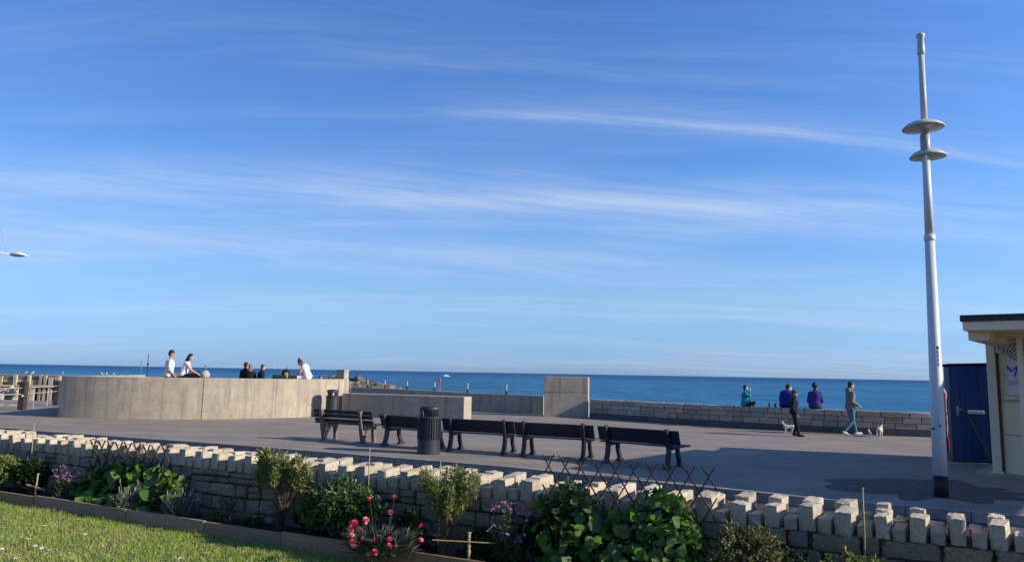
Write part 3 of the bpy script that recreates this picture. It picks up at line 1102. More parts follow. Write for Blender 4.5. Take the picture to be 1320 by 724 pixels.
def text_obj(name, txt, m, parent, size, M, ext=0.002, shear=0.0, offset=0.0, lines=1.0):
    cu = bpy.data.curves.new(name, 'FONT')
    cu.body = txt
    cu.size = size
    cu.extrude = ext
    cu.align_x = 'CENTER'
    cu.align_y = 'CENTER'
    cu.shear = shear
    cu.offset = offset
    cu.space_line = lines
    tmp = bpy.data.objects.new(name, cu)
    COL.objects.link(tmp)
    dg = bpy.context.evaluated_depsgraph_get()
    me = bpy.data.meshes.new_from_object(tmp.evaluated_get(dg))
    bpy.data.objects.remove(tmp)
    me.materials.clear()
    me.materials.append(m)
    o = link(bpy.data.objects.new(name, me), parent)
    o.matrix_basis = M
    return o


tz = lz(459)
tr = 0.103 - 0.030 * (tz / zc)
text_obj('lettering', 'B\nE\nT\nT\nY', text_black, lamp, 0.072,
         Matrix.Translation(lpt(tz) + Vector((0, -tr - 0.004, 0))) @ Matrix.Rotation(math.pi / 2, 4, 'X'), 0.004, lines=0.92)

# street lamp reaching in at the left edge
sl = thing('street_lamp', 'silver street lamp head on a thin arm at the left edge', 'street lamp', Vector((at(-75, 470, 28).x, 28, 0)))
hp = at(24, 328.5, 28) - sl.location
pole_top = Vector((0, 0, hp.z + 0.55))
MB().tube([(0, 0, -0.05), (0, 0, 1.2), (0, 0, pole_top.z + 0.4)], [0.11, 0.09, 0.05], 16).build('pole', white_paint, sl, True)
armend = hp + Vector((-0.28, 0, 0.01))
MB().tube([Vector((0, 0, hp.z + 0.28)), Vector((hp.x * 0.5, 0, hp.z + 0.16)), armend], [0.035, 0.03, 0.025], 10).build('arm', white_paint, sl, True)
hd = MB()
hd.rings([(hp + Vector((x, 0, zz0)), (0, w, 0), (0, 0, h)) for (x, w, h, zz0) in
          ((-0.33, 0.03, 0.02, 0.0), (-0.28, 0.08, 0.055, 0.01), (-0.1, 0.14, 0.09, 0.03), (0.08, 0.15, 0.085, 0.025), (0.24, 0.11, 0.045, -0.005), (0.34, 0.03, 0.012, -0.03))], 16)
hd.build('head', plastic_white, sl, True)
MB().ell(hp + Vector((0, 0, -0.04)), (0.27, 0.11, 0.035), 16, 8).build('lens', grey_metal, sl, True)
wa = hp + Vector((-0.46, 0, 0.05))
MB().tube([wa, at(0.5, 296, 28) - sl.location, pole_top + Vector((0, 0, 1.3))], 0.008, 6).build('stay_wire', grey_metal, sl)
MB().tube([Vector((0, 0, pole_top.z + 0.35)), pole_top + Vector((0, 0, 1.32))], 0.03, 8).build('pole_top', white_paint, sl)

# ------------------------------------------------------------------ kiosk
KO = Vector((9.45, 14.62, 0))
KR = math.atan2(-0.65, 0.76)
kio = thing('kiosk', 'cream beach kiosk with dark flat canopy roof at right edge', 'kiosk', KO, KR)
KIOM = Matrix.Translation(KO) @ Matrix.Rotation(KR, 4, 'Z')
KINV = KIOM.inverted()
KL, KD = 6.4, 2.5
MB().box(0.0, KL, 0.0, KD, 0.0, 2.655).build('wall', cream, kio)
MB().box(-0.06, 0.09, -0.10, 0.02, 0.0, 2.65).build('corner_post', cream_pale, kio, bevel=0.012)
MB().box(0.10, 0.135, -0.045, 0.0, 0.0, 2.65).build('downpipe', mat('pipe_brown', (0.10, 0.085, 0.06)), kio)
MB().box(-0.09, 0.12, -0.13, 0.02, 0.0, 0.09).build('post_base', cream_pale, kio)
rf = MB().box(0.0, KL + 0.2, -2.77, KD + 0.1, 2.645, 2.80).build('roof', cream_pale, kio, bevel=0.01)
MB().box(-0.03, KL + 0.23, -2.80, KD + 0.13, 2.80, 2.905).build('felt_edge', felt, rf)
MB().box(0.03, 0.33, -2.48, KD, 2.495, 2.643).build('side_beam', cream_pale, kio)
pq = KINV @ g(1326.5, 631)
MB().box(pq.x - 0.042, pq.x + 0.042, pq.y - 0.042, pq.y + 0.042, 0.0, 2.56).build('canopy_post', cream_pale, kio, bevel=0.006)
MB().box(pq.x - 0.6, pq.x + 3.6, pq.y - 0.045, pq.y + 0.045, 2.56, 2.642).build('canopy_beam', cream_pale, kio)
for z in (0.78, 1.42):
    MB().box(0.14, KL, -0.008, 0.0, z, z + 0.012).build('wall_joint', mat('wall_joint_brown', (0.30, 0.25, 0.16)), kio)  # brown joint lines between the wall panels


def kwall(px, py):
    """point in kiosk space on the front wall plane seen at a pixel"""
    d = KINV.to_3x3() @ ray(px, py)
    o = KINV @ Vector((0, 0, CAMZ))
    t = -o.y / d.y
    return o + d * t


a, b = kwall(1283.5, 434.5), kwall(1293.5, 455)
lb = MB().box(a.x, b.x, -0.12, -0.002, b.z, min(a.z, 2.63)).build('alarm_box', plastic_white, kio, bevel=0.015)
MB().box(a.x + 0.03, a.x + 0.09, -0.125, -0.121, b.z + 0.05, min(a.z, 2.63) - 0.05).build('grille', grey_metal, lb)
a, b = kwall(1296, 441), kwall(1321, 508)
sx0, sx1, sz0, sz1 = a.x, a.x + 0.95, b.z, min(a.z, 2.6)
sg = MB().box(sx0, sx1, -0.03, -0.002, sz0, sz1).build('sign', sign_white, kio)
fm = MB()
fm.box(sx0 - 0.03, sx0, -0.04, -0.002, sz0 - 0.03, sz1 + 0.03).box(sx1, sx1 + 0.03, -0.04, -0.002, sz0 - 0.03, sz1 + 0.03)
fm.box(sx0, sx1, -0.04, -0.002, sz0 - 0.03, sz0).box(sx0, sx1, -0.04, -0.002, sz1, sz1 + 0.03)
fm.build('sign_frame', cream_pale, sg)
fs = MB().box(sx0 - 0.08, sx1 + 0.08, -0.07, -0.002, sz0 - 0.10, sz0 - 0.045).build('sign_sill', cream_pale, kio)
tp = kwall(1309, 479)
RX = Matrix.Rotation(math.pi / 2, 4, 'X')
text_obj('sign_lettering', 'Me', sign_blue, sg, 0.30, Matrix.Translation((tp.x - 0.02, -0.034, tp.z)) @ RX, 0.002, 0.25, 0.0)
for i, (w, zz0) in enumerate(((0.22, -0.20), (0.16, -0.25))):
    MB().box(tp.x - 0.12, tp.x - 0.12 + w, -0.034, -0.031, tp.z + zz0, tp.z + zz0 + 0.025).build('sign_strapline', sign_pink, sg)
lgc = kwall(1312, 453)
ring = MB()
nseg = 40
vs, fs_ = [], []
for i in range(nseg):
    t = 2 * math.pi * i / nseg
    for r in (0.155, 0.170):
        vs.append((lgc.x + r * math.cos(t), -0.034, lgc.z + r * math.sin(t)))
for i in range(nseg):
    j = (i + 1) % nseg
    fs_.append((i * 2, i * 2 + 1, j * 2 + 1, j * 2))
ring.add(vs, fs_)
ring.build('logo_ring', logo_red, sg)
sh = MB()
for off in (-0.10, -0.05, 0.0, 0.05, 0.10):
    hl = math.sqrt(max(0, 0.145 ** 2 - off ** 2))
    c = Vector((lgc.x + off * 0.8, -0.034, lgc.z - off * 0.6))
    dd = Vector((0.6, 0, 0.8))
    sh.bar(c - dd * hl, c + dd * hl, 0.016, 0.002, (0, 1, 0))
sh.build('logo_stripes', text_black, sg)
MB().box(-0.35, KL + 0.3, -0.30, KD + 0.3, -0.1, 0.05).build('plinth', conc, kio, bevel=0.02)

# blue shed beside the kiosk
sA, sB = g(1229, 594.8), g(1276.5, 597.0)
sd = sB - sA
shed = thing('blue_shed', 'blue boarded shed with door left of the kiosk', 'shed', sA, math.atan2(sd.y, sd.x))
SW_, SH_, SD_ = sd.length + 0.62, at(1229, 468, sA.y).z, 1.05
bx = (Matrix.Rotation(-math.atan2(sd.y, sd.x), 3, 'Z') @ Vector((0.44, 0.95, 0))).normalized()
MB().add([(0.0, 0.02, -0.05), (SW_, 0.02, -0.05), (SW_ + bx.x * SD_, bx.y * SD_, -0.05), (bx.x * SD_, bx.y * SD_, -0.05),
          (0.0, 0.02, SH_ - 0.06), (SW_, 0.02, SH_ - 0.02), (SW_ + bx.x * SD_, bx.y * SD_, SH_ - 0.02), (bx.x * SD_, bx.y * SD_, SH_ - 0.06)],
         [(0, 3, 2, 1), (4, 5, 6, 7), (0, 1, 5, 4), (1, 2, 6, 5), (2, 3, 7, 6), (3, 0, 4, 7)]).build('wall', navy_side, shed)
rmm = MB().add([(-0.02, -0.03, SH_ - 0.05), (SW_ + .02, -0.03, SH_ - 0.005), (SW_ + bx.x * SD_ + .02, bx.y * SD_, SH_ - 0.005), (bx.x * SD_ - .02, bx.y * SD_, SH_ - 0.05),
                (-0.02, -0.03, SH_ - 0.01), (SW_ + .02, -0.03, SH_ + 0.035), (SW_ + bx.x * SD_ + .02, bx.y * SD_, SH_ + 0.035), (bx.x * SD_ - .02, bx.y * SD_, SH_ - 0.01)],
               [(0, 3, 2, 1), (4, 5, 6, 7), (0, 1, 5, 4), (1, 2, 6, 5), (2, 3, 7, 6), (3, 0, 4, 7)]).build('roof', navy_side, shed)
dr = MB().box(0.0, SW_, -0.004, 0.02, 0.02, SH_ - 0.07).build('door', blue_door, shed)
nb = 7
for i in range(nb):
    x0, x1 = 0.01 + (SW_ - 0.01) * i / nb, 0.01 + (SW_ - 0.01) * (i + 1) / nb - 0.006
    MB().box(x0, x1, -0.018, -0.004, 0.03, SH_ - 0.075).build('board', blue_door, dr)


def sh_pt(px, py):
    Mi = (Matrix.Translation(sA) @ Matrix.Rotation(math.atan2(sd.y, sd.x), 4, 'Z')).inverted()
    d = Mi.to_3x3() @ ray(px, py)
    o = Mi @ Vector((0, 0, CAMZ))
    t = (-0.02 - o.y) / d.y
    return o + d * t


a, b = sh_pt(1247, 528.5), sh_pt(1268.5, 533.5)
MB().box(a.x, b.x, -0.05, -0.018, b.z, a.z).build('grab_rail', plastic_white, dr, bevel=0.008)
a, b = sh_pt(1232, 523.5), sh_pt(1236, 536)
hnd = MB().box(a.x, b.x, -0.028, -0.018, b.z, a.z).build('handle_plate', grey_metal, dr, bevel=0.003)
MB().tube([(b.x - 0.03, -0.03, (a.z + b.z) / 2 + 0.04), (b.x - 0.03, -0.06, (a.z + b.z) / 2 + 0.04), (b.x + 0.08, -0.06, (a.z + b.z) / 2 + 0.035)], 0.011, 8).build('lever', grey_metal, hnd)
a, b = sh_pt(1247.5, 534), sh_pt(1276.5, 592)
MB().bar((a.x, -0.03, a.z), (b.x, -0.03, b.z), 0.024, 0.045, (0.8, 0, 0.6)).build('diagonal_batten', mat('batten_brown', (0.17, 0.12, 0.10)), dr)
a = sh_pt(1224, 470)
MB().bar((a.x + 0.02, 0.3, a.z - 0.02), (a.x - 0.14, 0.25, a.z + 0.0), 0.03, 0.06).build('bracket', black_paint, shed)

# folded pink and red windbreak beside the shed
wp = at(1219.6, 590, 16.95)
wb = thing('windbreak', 'rolled pink and red fabric windbreak standing left of the blue shed', 'windbreak', (wp.x, 16.95, 0), rad(8))
MB().rings([((0, 0, z), (0.075 + 0.02 * math.sin(z * 9), 0, 0), (0, 0.06, 0)) for z in (0.52, 0.7, 0.9, 1.1, 1.3, 1.5)] + [((0.03, 0, 1.62), (0.03, 0, 0), (0, 0.03, 0))], 14).build('pink_cloth', cloth('pink_cloth', (0.62, 0.33, 0.40)), wb, True)
MB().rings([((0, 0, z), (0.09, 0, 0), (0, 0.07, 0)) for z in (0.24, 0.35, 0.53)], 14).build('red_cloth', cloth('red_cloth', (0.45, 0.03, 0.05)), wb, True)
MB().tube([(-0.02, 0, -0.01), (-0.01, 0, 0.8), (0.03, 0, 1.70)], 0.022, 8).build('pole', stake_mat, wb)
MB().tube([(0.05, 0.02, -0.01), (0.04, 0.02, 0.8), (0.03, 0.02, 1.66)], 0.022, 8).build('pole', stake_mat, wb)

# ------------------------------------------------------------------ benches
def iron_leg():
    m = MB()
    m.bar((0, -0.19, 0.025), (0, 0.02, 0.03), 0.10, 0.055)
    pts = [(0, -0.10, 0.04), (0, -0.055, 0.12), (0, -0.02, 0.24), (0, -0.005, 0.38), (0, -0.05, 0.54), (0, -0.125, 0.74)]
    for a, b in zip(pts[:-1], pts[1:]):
        a, b = Vector(a), Vector(b)
        d = (b - a).normalized() * 0.012
        m.bar(a - d, b + d, 0.075, 0.105, (0, 1, 0.1))
    pts = [(0, 0.50, 0.03), (0, 0.455, 0.12), (0, 0.40, 0.24), (0, 0.39, 0.36)]
    for a, b in zip(pts[:-1], pts[1:]):
        a, b = Vector(a), Vector(b)
        d = (b - a).normalized() * 0.012
        m.bar(a - d, b + d, 0.07, 0.09, (0, 1, 0.1))
    m.bar((0, 0.39, 0.025), (0, 0.57, 0.03), 0.10, 0.055)
    m.bar((0, -0.02, 0.37), (0, 0.46, 0.375), 0.05, 0.055)
    return m


def make_bench(label, loc, rz_):
    t = thing('bench', label, 'bench', loc, rz_, 'benches facing the sea along the promenade')
    for x in (-0.68, 0.68):
        o = iron_leg().build('leg', dark_iron, t, bevel=0.008)
        o.location = (x, 0, 0)
    L = 0.91
    tilt = Matrix.Rotation(rad(-20), 4, 'X')
    for (y, z, h) in ((-0.050, 0.520, 0.138), (-0.101, 0.661, 0.150)):
        # slats lie on the sea side of the uprights
        M = Matrix.Translation((0, y + 0.065, z)) @ Matrix.Rotation(rad(20), 4, 'X')
        MB().box(-L, L, -0.018, 0.018, -h / 2, h / 2, M).build('back_slat', navy_wood, t, bevel=0.006)
    for y in (0.07, 0.175, 0.28, 0.385, 0.475):
        MB().box(-L, L, y - 0.045, y + 0.045, 0.405, 0.438).build('seat_slat', seat_grey, t, bevel=0.006)
    return t


def bench_pose(lpx, rpx):
    a, b = g(*lpx), g(*rpx)
    c = (a + b) / 2
    d = b - a
    return c, math.atan2(d.y, d.x)


legs = {5: ((784, 596), (864, 604)), 4: ((677, 588), (752, 593)), 3: ((583, 581), (649, 585.4))}
labs = {5: 'dark slatted bench nearest the kiosk shadow, rightmost of the row', 4: 'dark slatted bench second from the right end of the row',
        3: 'dark slatted bench just right of the large litter bin', 2: 'dark slatted bench partly hidden behind the large litter bin'}
for k in (3, 4, 5):
    c, r_ = bench_pose(*legs[k])
    c.z = 0
    # the measured feet are the rear ones
    make_bench(labs[k], c + Vector((0, 0.05, 0)), r_)
c2 = g(499, 574)
u2 = Vector((math.cos(r_), math.sin(r_), 0))
make_bench(labs[2], Vector((c2.x, c2.y, 0)) + u2 * 0.68 + Vector((0, 0.05, 0)), r_ + rad(1.5))

# older bench with pale wooden legs
c, r1_ = bench_pose((413, 567), (471, 571.5))
ob = thing('bench', 'older bench with pale weathered wooden legs, leftmost of the row', 'bench', c, r1_, 'benches facing the sea along the promenade')
for x in (-0.63, 0.63):
    m = MB()
    m.bar((0, 0.04, -0.01), (0, -0.06, 0.42), 0.09, 0.12, (0, 1, 0))
    m.bar((0, -0.05, 0.40), (0, -0.13, 0.78), 0.09, 0.10, (0, 1, 0))
    m.bar((0, 0.46, -0.01), (0, 0.42, 0.38), 0.09, 0.10, (0, 1, 0))
    m.bar((0, -0.07, 0.36), (0, 0.50, 0.385), 0.088, 0.085)
    m.bar((0, 0.05, 0.10), (0, 0.20, 0.34), 0.06, 0.06, (0, 1, 0))
    m.build('leg', worn_wood, ob, bevel=0.01).location = (x, 0, 0)
for (y, z) in ((-0.055, 0.52), (-0.085, 0.635), (-0.115, 0.745)):
    M = Matrix.Translation((0, y + 0.07, z)) @ Matrix.Rotation(rad(14), 4, 'X')
    MB().box(-0.95, 0.95, -0.02, 0.02, -0.045, 0.045, M).build('back_slat', navy_wood, ob, bevel=0.006)
for y in (0.05, 0.16, 0.27, 0.38, 0.48):
    MB().box(-0.95, 0.95, y - 0.045, y + 0.045, 0.43, 0.465).build('seat_slat', navy_wood, ob, bevel=0.006)

# ------------------------------------------------------------------ litter bins
def make_bin(label, loc, rotz, ribs=True, logo=False, sc=1.0):
    t = thing('litter_bin', label, 'litter bin', loc, rotz)
    t.scale = (sc, sc, sc)
    MB().lathe([(0.255, 0.0), (0.26, 0.02), (0.26, 0.05), (0.25, 0.06), (0.25, 0.30), (0.242, 0.31), (0.242, 0.76), (0.262, 0.77), (0.262, 0.80), (0.235, 0.815), (0.19, 0.82)], 40).build('body', bin_mat, t, 'auto')
    if ribs:
        rm = MB().box(-0.010, 0.010, 0.238, 0.262, 0.32, 0.765).mesh('rib')
        rm.materials.append(bin_mat)
        for i in range(30):
            inst('rib', rm, t, (0, 0, 0), (0, 0, 2 * math.pi * i / 30))
    hood = MB().lathe([(0.19, 0.80), (0.19, 0.93), (0.225, 0.955), (0.232, 0.985), (0.215, 1.02), (0.16, 1.045), (0.06, 1.055), (0.01, 1.056)], 40).build('hood', bin_mat, t, True)
    for a in (0.3, math.pi + 0.3):
        MB().box(-0.10, 0.10, 0.175, 0.196, 0.83, 0.93).build('opening', text_black, hood).rotation_euler = (0, 0, a)
    for a in (1.3, -1.9):
        m = MB()
        pts = []
        for i in range(7):
            q = math.pi * i / 6
            pts.append((0.235 * math.cos(a + 0.25 * math.cos(q)), 0.235 * math.sin(a + 0.25 * math.cos(q)), 0.80 + 0.17 * math.sin(q)))
        m.tube(pts, 0.012, 8).build('loop_handle', bin_mat, hood)
    if logo:
        lg = MB().lathe([(0.062, 0), (0.062, 0.006)], 24).build('emblem_disc', plastic_white, t)
        d = (Vector((0, 0, 0)) - loc)
        d.z = 0
        a = math.atan2(d.y, d.x) - rotz
        lg.matrix_basis = Matrix.Translation((0.195 * math.cos(a), 0.195 * math.sin(a), 0.885)) @ Matrix.Rotation(a, 4, 'Z') @ Matrix.Rotation(math.pi / 2, 4, 'Y')
        MB().box(-0.03, 0.035, -0.008, 0.008, 0.006, 0.009).ell((-0.04, 0.0, 0.008), (0.012, 0.012, 0.003), 8, 4).box(-0.005, 0.005, -0.03, 0.03, 0.006, 0.009).build('emblem_figure', text_black, lg)
    return t


make_bin('large dark ribbed litter bin standing in front of the bench row', g(552, 584.5) + Vector((0, 0.05, 0)), rad(-25))
bp_ = g(428.3, 537.2)
make_bin('smaller-looking smooth dark litter bin with round white emblem by the bastion', bp_ + Vector((0, -0.1, 0)), rad(10), ribs=False, logo=True)

# ------------------------------------------------------------------ people
def V(*a):
    return Vector(a)


def stand(H):
    h = H
    return dict(hip=V(0, 0, .525 * h), chest=V(0.0, 0, .72 * h), neck=V(-.005 * h, 0, .825 * h), head=V(.012 * h, 0, .932 * h),
                shL=V(0, .108 * h, .80 * h), shR=V(0, -.108 * h, .80 * h), elL=V(-.02 * h, .135 * h, .63 * h), elR=V(-.02 * h, -.135 * h, .63 * h),
                wrL=V(.04 * h, .14 * h, .485 * h), wrR=V(.04 * h, -.14 * h, .485 * h),
                hpL=V(0, .052 * h, .51 * h), hpR=V(0, -.052 * h, .51 * h), knL=V(.015 * h, .055 * h, .28 * h), knR=V(.015 * h, -.055 * h, .28 * h),
                anL=V(-.01 * h, .055 * h, .05 * h), anR=V(-.01 * h, -.055 * h, .05 * h), toeL=V(1, 0.1, 0), toeR=V(1, -0.1, 0), yaw=0.0, pitch=0.0)


def sit(H):
    """origin on the seat, facing +X, shins hanging"""
    h = H
    j = stand(H)
    dz = -.525 * h + .052 * h
    for k in ('hip', 'chest', 'neck', 'head', 'shL', 'shR', 'elL', 'elR', 'wrL', 'wrR', 'hpL', 'hpR'):
        j[k] = j[k] + V(0, 0, dz)
    for s_, sg in (('L', 1), ('R', -1)):
        j['kn' + s_] = V(.245 * h, sg * .065 * h, .045 * h)
        j['an' + s_] = V(.25 * h, sg * .06 * h, -.19 * h)
        j['el' + s_] = V(.05 * h, sg * .14 * h, .17 * h)
        j['wr' + s_] = V(.19 * h, sg * .08 * h, .12 * h)
    return j


def lean(j, ang, keys=('chest', 'neck', 'head', 'shL', 'shR', 'elL', 'elR', 'wrL', 'wrR'), axis='Y', pivot='hip'):
    Rm = Matrix.Rotation(ang, 3, axis)
    p = j[pivot].copy()
    for k in keys:
        j[k] = p + Rm @ (j[k] - p)
    return j


def remesh(o, vox):
    r = o.modifiers.new('remesh', 'REMESH')
    r.mode = 'VOXEL'
    r.voxel_size = vox
    r.use_smooth_shade = True
    s_ = o.modifiers.new('smooth', 'SMOOTH')
    s_.factor = 0.5
    s_.iterations = 3


def person(label, loc, rotz, H, j, top, legs_, hair, skin_m=None, shoes=None, sleeve='long', trouser='long', bulk=1.0, hat=None,
           hairstyle='short', vox=0.011, hood=False, hem=0.0, group=None):
    skin_m = skin_m or skin
    t = thing('person', label, 'person', loc, rotz, group)
    h = H
    HM = Matrix.Rotation(j['yaw'], 3, 'Z') @ Matrix.Rotation(j['pitch'], 3, 'Y')
    hd = j['head']

    def H_(x, y, z):
        return hd + HM @ V(x * h, y * h, z * h)

    def torso(m, k, z0=0.0, neck=True):
        up = (j['neck'] - j['hip']).normalized()
        side = (j['shL'] - j['shR']).normalized()
        fw = side.cross(up).normalized()
        prof = [(-0.12, .070, .088), (0.0, .072, .096), (.22, .064, .083), (.42, .062, .080), (.66, .071, .092), (.82, .064, .094), (.92, .052, .080), (.97, .042, .058), (1.0, .032, .04)]
        rg = []
        for (f, d_, w_) in prof:
            if f < z0:
                continue
            if f <= .66:
                c = j['hip'].lerp(j['chest'], f / .66) if f >= 0 else j['hip'] + up * (f * (j['neck'] - j['hip']).length)
            else:
                c = j['chest'].lerp(j['neck'], (f - .66) / .34)
            rg.append((c, fw * (d_ * h * k), side * (w_ * h * (1 + (k - 1) * 0.8))))
        m.rings(rg, 18)
    b = MB()
    torso(b, 1.0)
    # head: skull, jaw, nose, ears, neck
    b.ell(H_(-.004, 0, .008), (.054 * h, .043 * h, .058 * h), 16, 12, HM)
    b.ell(H_(.016, 0, -.030), (.036 * h, .033 * h, .040 * h), 14, 10, HM)
    b.ell(H_(.050, 0, -.012), (.012 * h, .0085 * h, .016 * h), 8, 6, HM)
    for sg in (-1, 1):
        b.ell(H_(-.008, sg * .044, -.006), (.013 * h, .006 * h, .019 * h), 8, 6, HM)
    b.cap(j['neck'] - V(0, 0, .02 * h), H_(-.008, 0, -.03), .031 * h, .029 * h)
    for s_, sg in (('L', 1), ('R', -1)):
        b.cap(j['sh' + s_].lerp(j['chest'], .18) - V(0, 0, .012 * h), j['el' + s_], .029 * h, .023 * h)
        b.cap(j['el' + s_], j['wr' + s_], .024 * h, .0155 * h)
        d = (j['wr' + s_] - j['el' + s_]).normalized()
        sd_ = d.cross(V(0, 0, 1))
        sd_ = sd_.normalized() if sd_.length > 0.05 else V(0, 1, 0)
        if abs(d.z) > 0.8:
            sd_ = V(1, 0, 0)
        w = j['wr' + s_]
        pm = w + d * .032 * h
        b.cap(w, pm + d * .012 * h, .0135 * h, .017 * h)
        nrm = sd_.cross(d)
        for i, (off, ln) in enumerate(((-.0165, .036), (-.0055, .042), (.0055, .040), (.0165, .031))):
            k0 = pm + d * .014 * h + sd_ * off * h
            k1 = k0 + d * ln * .55 * h - nrm * .004 * h
            k2 = k1 + d * ln * .40 * h - nrm * .014 * h
            b.cap(k0, k1, .0058 * h, .0054 * h, 6)
            b.cap(k1, k2, .0054 * h, .0046 * h, 6)
        t0 = w + d * .012 * h + sd_ * .013 * h
        b.cap(t0, t0 + (d * .6 + sd_ * .5 - nrm * .4) * .036 * h, .0068 * h, .0056 * h, 6)
        b.cap(j['hp' + s_], j['kn' + s_], .048 * h, .032 * h)
        b.cap(j['kn' + s_], j['kn' + s_].lerp(j['an' + s_], .4), .032 * h, .031 * h)
        b.cap(j['kn' + s_].lerp(j['an' + s_], .4), j['an' + s_], .031 * h, .020 * h)
        b.cap(j['an' + s_] - V(0, 0, .025 * h), j['an' + s_] - V(0, 0, .030 * h) + j['toe' + s_].normalized() * .095 * h, .022 * h, .016 * h)
    bo = b.build('body', skin_m, t)
    remesh(bo, vox)
    # face
    for sg in (-1, 1):
        MB().ell(H_(.0455, sg * .0175, .004), (.005 * h, .0085 * h, .005 * h), 8, 6, HM).build('eye', eye_mat, t, True)
    MB().ell(H_(.048, 0, -.041), (.005 * h, .014 * h, .0045 * h), 8, 6, HM).build('mouth', mouth_mat, t, True)
    # garments
    m = MB()
    torso(m, 1.16 * bulk, -0.12 if hem <= 0 else -0.12)
    if hem > 0:
        up = (j['neck'] - j['hip']).normalized()
        side = (j['shL'] - j['shR']).normalized()
        fw = side.cross(up)
        m.rings([(j['hip'] - up * hem, fw * .088 * h * bulk, side * .106 * h * bulk), (j['hip'] + up * .05 * h, fw * .084 * h * bulk, side * .104 * h * bulk), (j['hip'] + up * .12 * h, fw * .07 * h, side * .09 * h)], 18)
    for s_ in 'LR':
        if sleeve == 'none':
            continue
        e = j['el' + s_]
        s0 = j['sh' + s_].lerp(j['chest'], .16) - V(0, 0, .008 * h)
        kb = 1 + (bulk - 1) * 0.55
        m.cap(s0, s0.lerp(e, .3), .040 * h * kb, .041 * h * kb)
        m.cap(s0, e if sleeve == 'long' else s0.lerp(e, .62), .040 * h * kb, .034 * h * kb)
        if sleeve == 'long':
            m.cap(e, e.lerp(j['wr' + s_], .93), .034 * h * kb, .025 * h * kb)
    if sleeve == 'long':
        m.cap(j['chest'].lerp(j['neck'], .72), j['neck'].lerp(hd, .22), .058 * h, .040 * h)
    o = m.build('top', top, t)
    remesh(o, vox)
    m = MB()
    side = (j['shL'] - j['shR']).normalized()
    hc = (j['hpL'] + j['hpR']) / 2
    m.ell(hc + V(0, 0, .005 * h), (.078 * h, .096 * h, .07 * h), 14, 10)
    for s_ in 'LR':
        m.cap(j['hp' + s_], j['kn' + s_] if trouser == 'long' else j['hp' + s_].lerp(j['kn' + s_], .85), .056 * h, .041 * h)
        if trouser == 'long':
            m.cap(j['kn' + s_], j['kn' + s_].lerp(j['an' + s_], .93), .041 * h, .032 * h)
    o = m.build('trousers', legs_, t)
    remesh(o, vox)
    if shoes:
        for s_ in 'LR':
            m = MB()
            td = j['toe' + s_].normalized()
            a = j['an' + s_]
            m.cap(a - V(0, 0, .02 * h) - td * .012 * h, a - V(0, 0, .024 * h) + td * .05 * h, .030 * h, .027 * h)
            m.cap(a - V(0, 0, .024 * h) + td * .05 * h, a - V(0, 0, .030 * h) + td * .105 * h, .027 * h, .020 * h)
            m.cap(a, a - V(0, 0, .02 * h), .026 * h, .03 * h)
            o = m.build('shoe', shoes, t)
            remesh(o, vox)
    hm = MB()
    hm.ell(H_(-.014, 0, .022), (.056 * h, .049 * h, .056 * h), 16, 12, HM)
    hm.ell(H_(-.030, 0, -.008), (.036 * h, .044 * h, .046 * h), 14, 10, HM)
    if hairstyle == 'long':
        hm.cap(H_(-.035, 0, 0), H_(-.055, 0, -.11), .044 * h, .042 * h)
        hm.cap(H_(-.05, 0.02, -.08), H_(-.06, 0.015, -.21), .036 * h, .022 * h)
        hm.cap(H_(-.02, -.036, -.03), H_(-.03, -.042, -.19), .02 * h, .014 * h)
    if hairstyle == 'bun':
        hm.ell(H_(-.03, 0, .085), (.024 * h, .024 * h, .026 * h), 10, 8)
        hm.cap(H_(.01, 0, .055), H_(.02, 0, .08), .012 * h, .008 * h)
    if hairstyle == 'curly':
        rr = random.Random(3)
        for i in range(26):
            u, v_ = rr.uniform(0, 6.28), rr.uniform(-.5, 1)
            c = math.sqrt(max(0, 1 - v_ * v_))
            x = -.014 + .055 * c * math.cos(u)
            if x > .03:
                continue
            hm.ell(H_(x, .05 * c * math.sin(u), .02 + .058 * v_), (.016 * h,) * 3, 7, 5)
    o = hm.build('hair', hair, t)
    remesh(o, vox * 0.9)
    if hat:
        m = MB()
        m.ell(H_(-.006, 0, .038), (.062 * h, .053 * h, .050 * h), 16, 10, HM)
        m.ell(H_(.060, 0, .026), (.036 * h, .036 * h, .007 * h), 14, 6, HM)
        o = m.build('cap', hat, t)
        remesh(o, vox * 0.9)
    if hood:
        m = MB()
        m.rings([(j['neck'] + V(-.035 * h, 0, -.02 * h), V(.04 * h, 0, 0), V(0, .06 * h, 0)), (j['neck'] + V(-.055 * h, 0, .03 * h), V(.05 * h, 0, .02 * h), V(0, .07 * h, 0)),
                 (j['neck'] + V(-.05 * h, 0, .06 * h), V(.03 * h, 0, .02 * h), V(0, .05 * h, 0))], 14)
        o = m.build('hood', top, t)
        remesh(o, vox)
    return t


c_navy = cloth('navy_cloth', (0.012, 0.016, 0.03))
c_black = cloth('black_cloth', (0.014, 0.014, 0.016))
c_blue = cloth('blue_jacket', (0.012, 0.035, 0.21))
c_purple = cloth('purple_jacket', (0.052, 0.042, 0.21))
c_teal = cloth('teal_top', (0.015, 0.27, 0.36))
c_grey = cloth('grey_hoodie', (0.20, 0.20, 0.19))
c_jean = cloth('blue_denim', (0.09, 0.19, 0.27))
c_white = cloth('white_cotton', (0.78, 0.77, 0.75), 0.92)
c_greyshort = cloth('grey_shorts', (0.16, 0.16, 0.17))
c_dkgreen = cloth('dark_teal_jacket', (0.016, 0.028, 0.032))
c_cap = cloth('grey_cap', (0.10, 0.11, 0.135))
c_red = cloth('red_top', (0.38, 0.05, 0.06))
c_brown = cloth('olive_trousers', (0.055, 0.045, 0.035))
sh_white = mat('white_shoe', (0.70, 0.70, 0.69), rough=0.6)
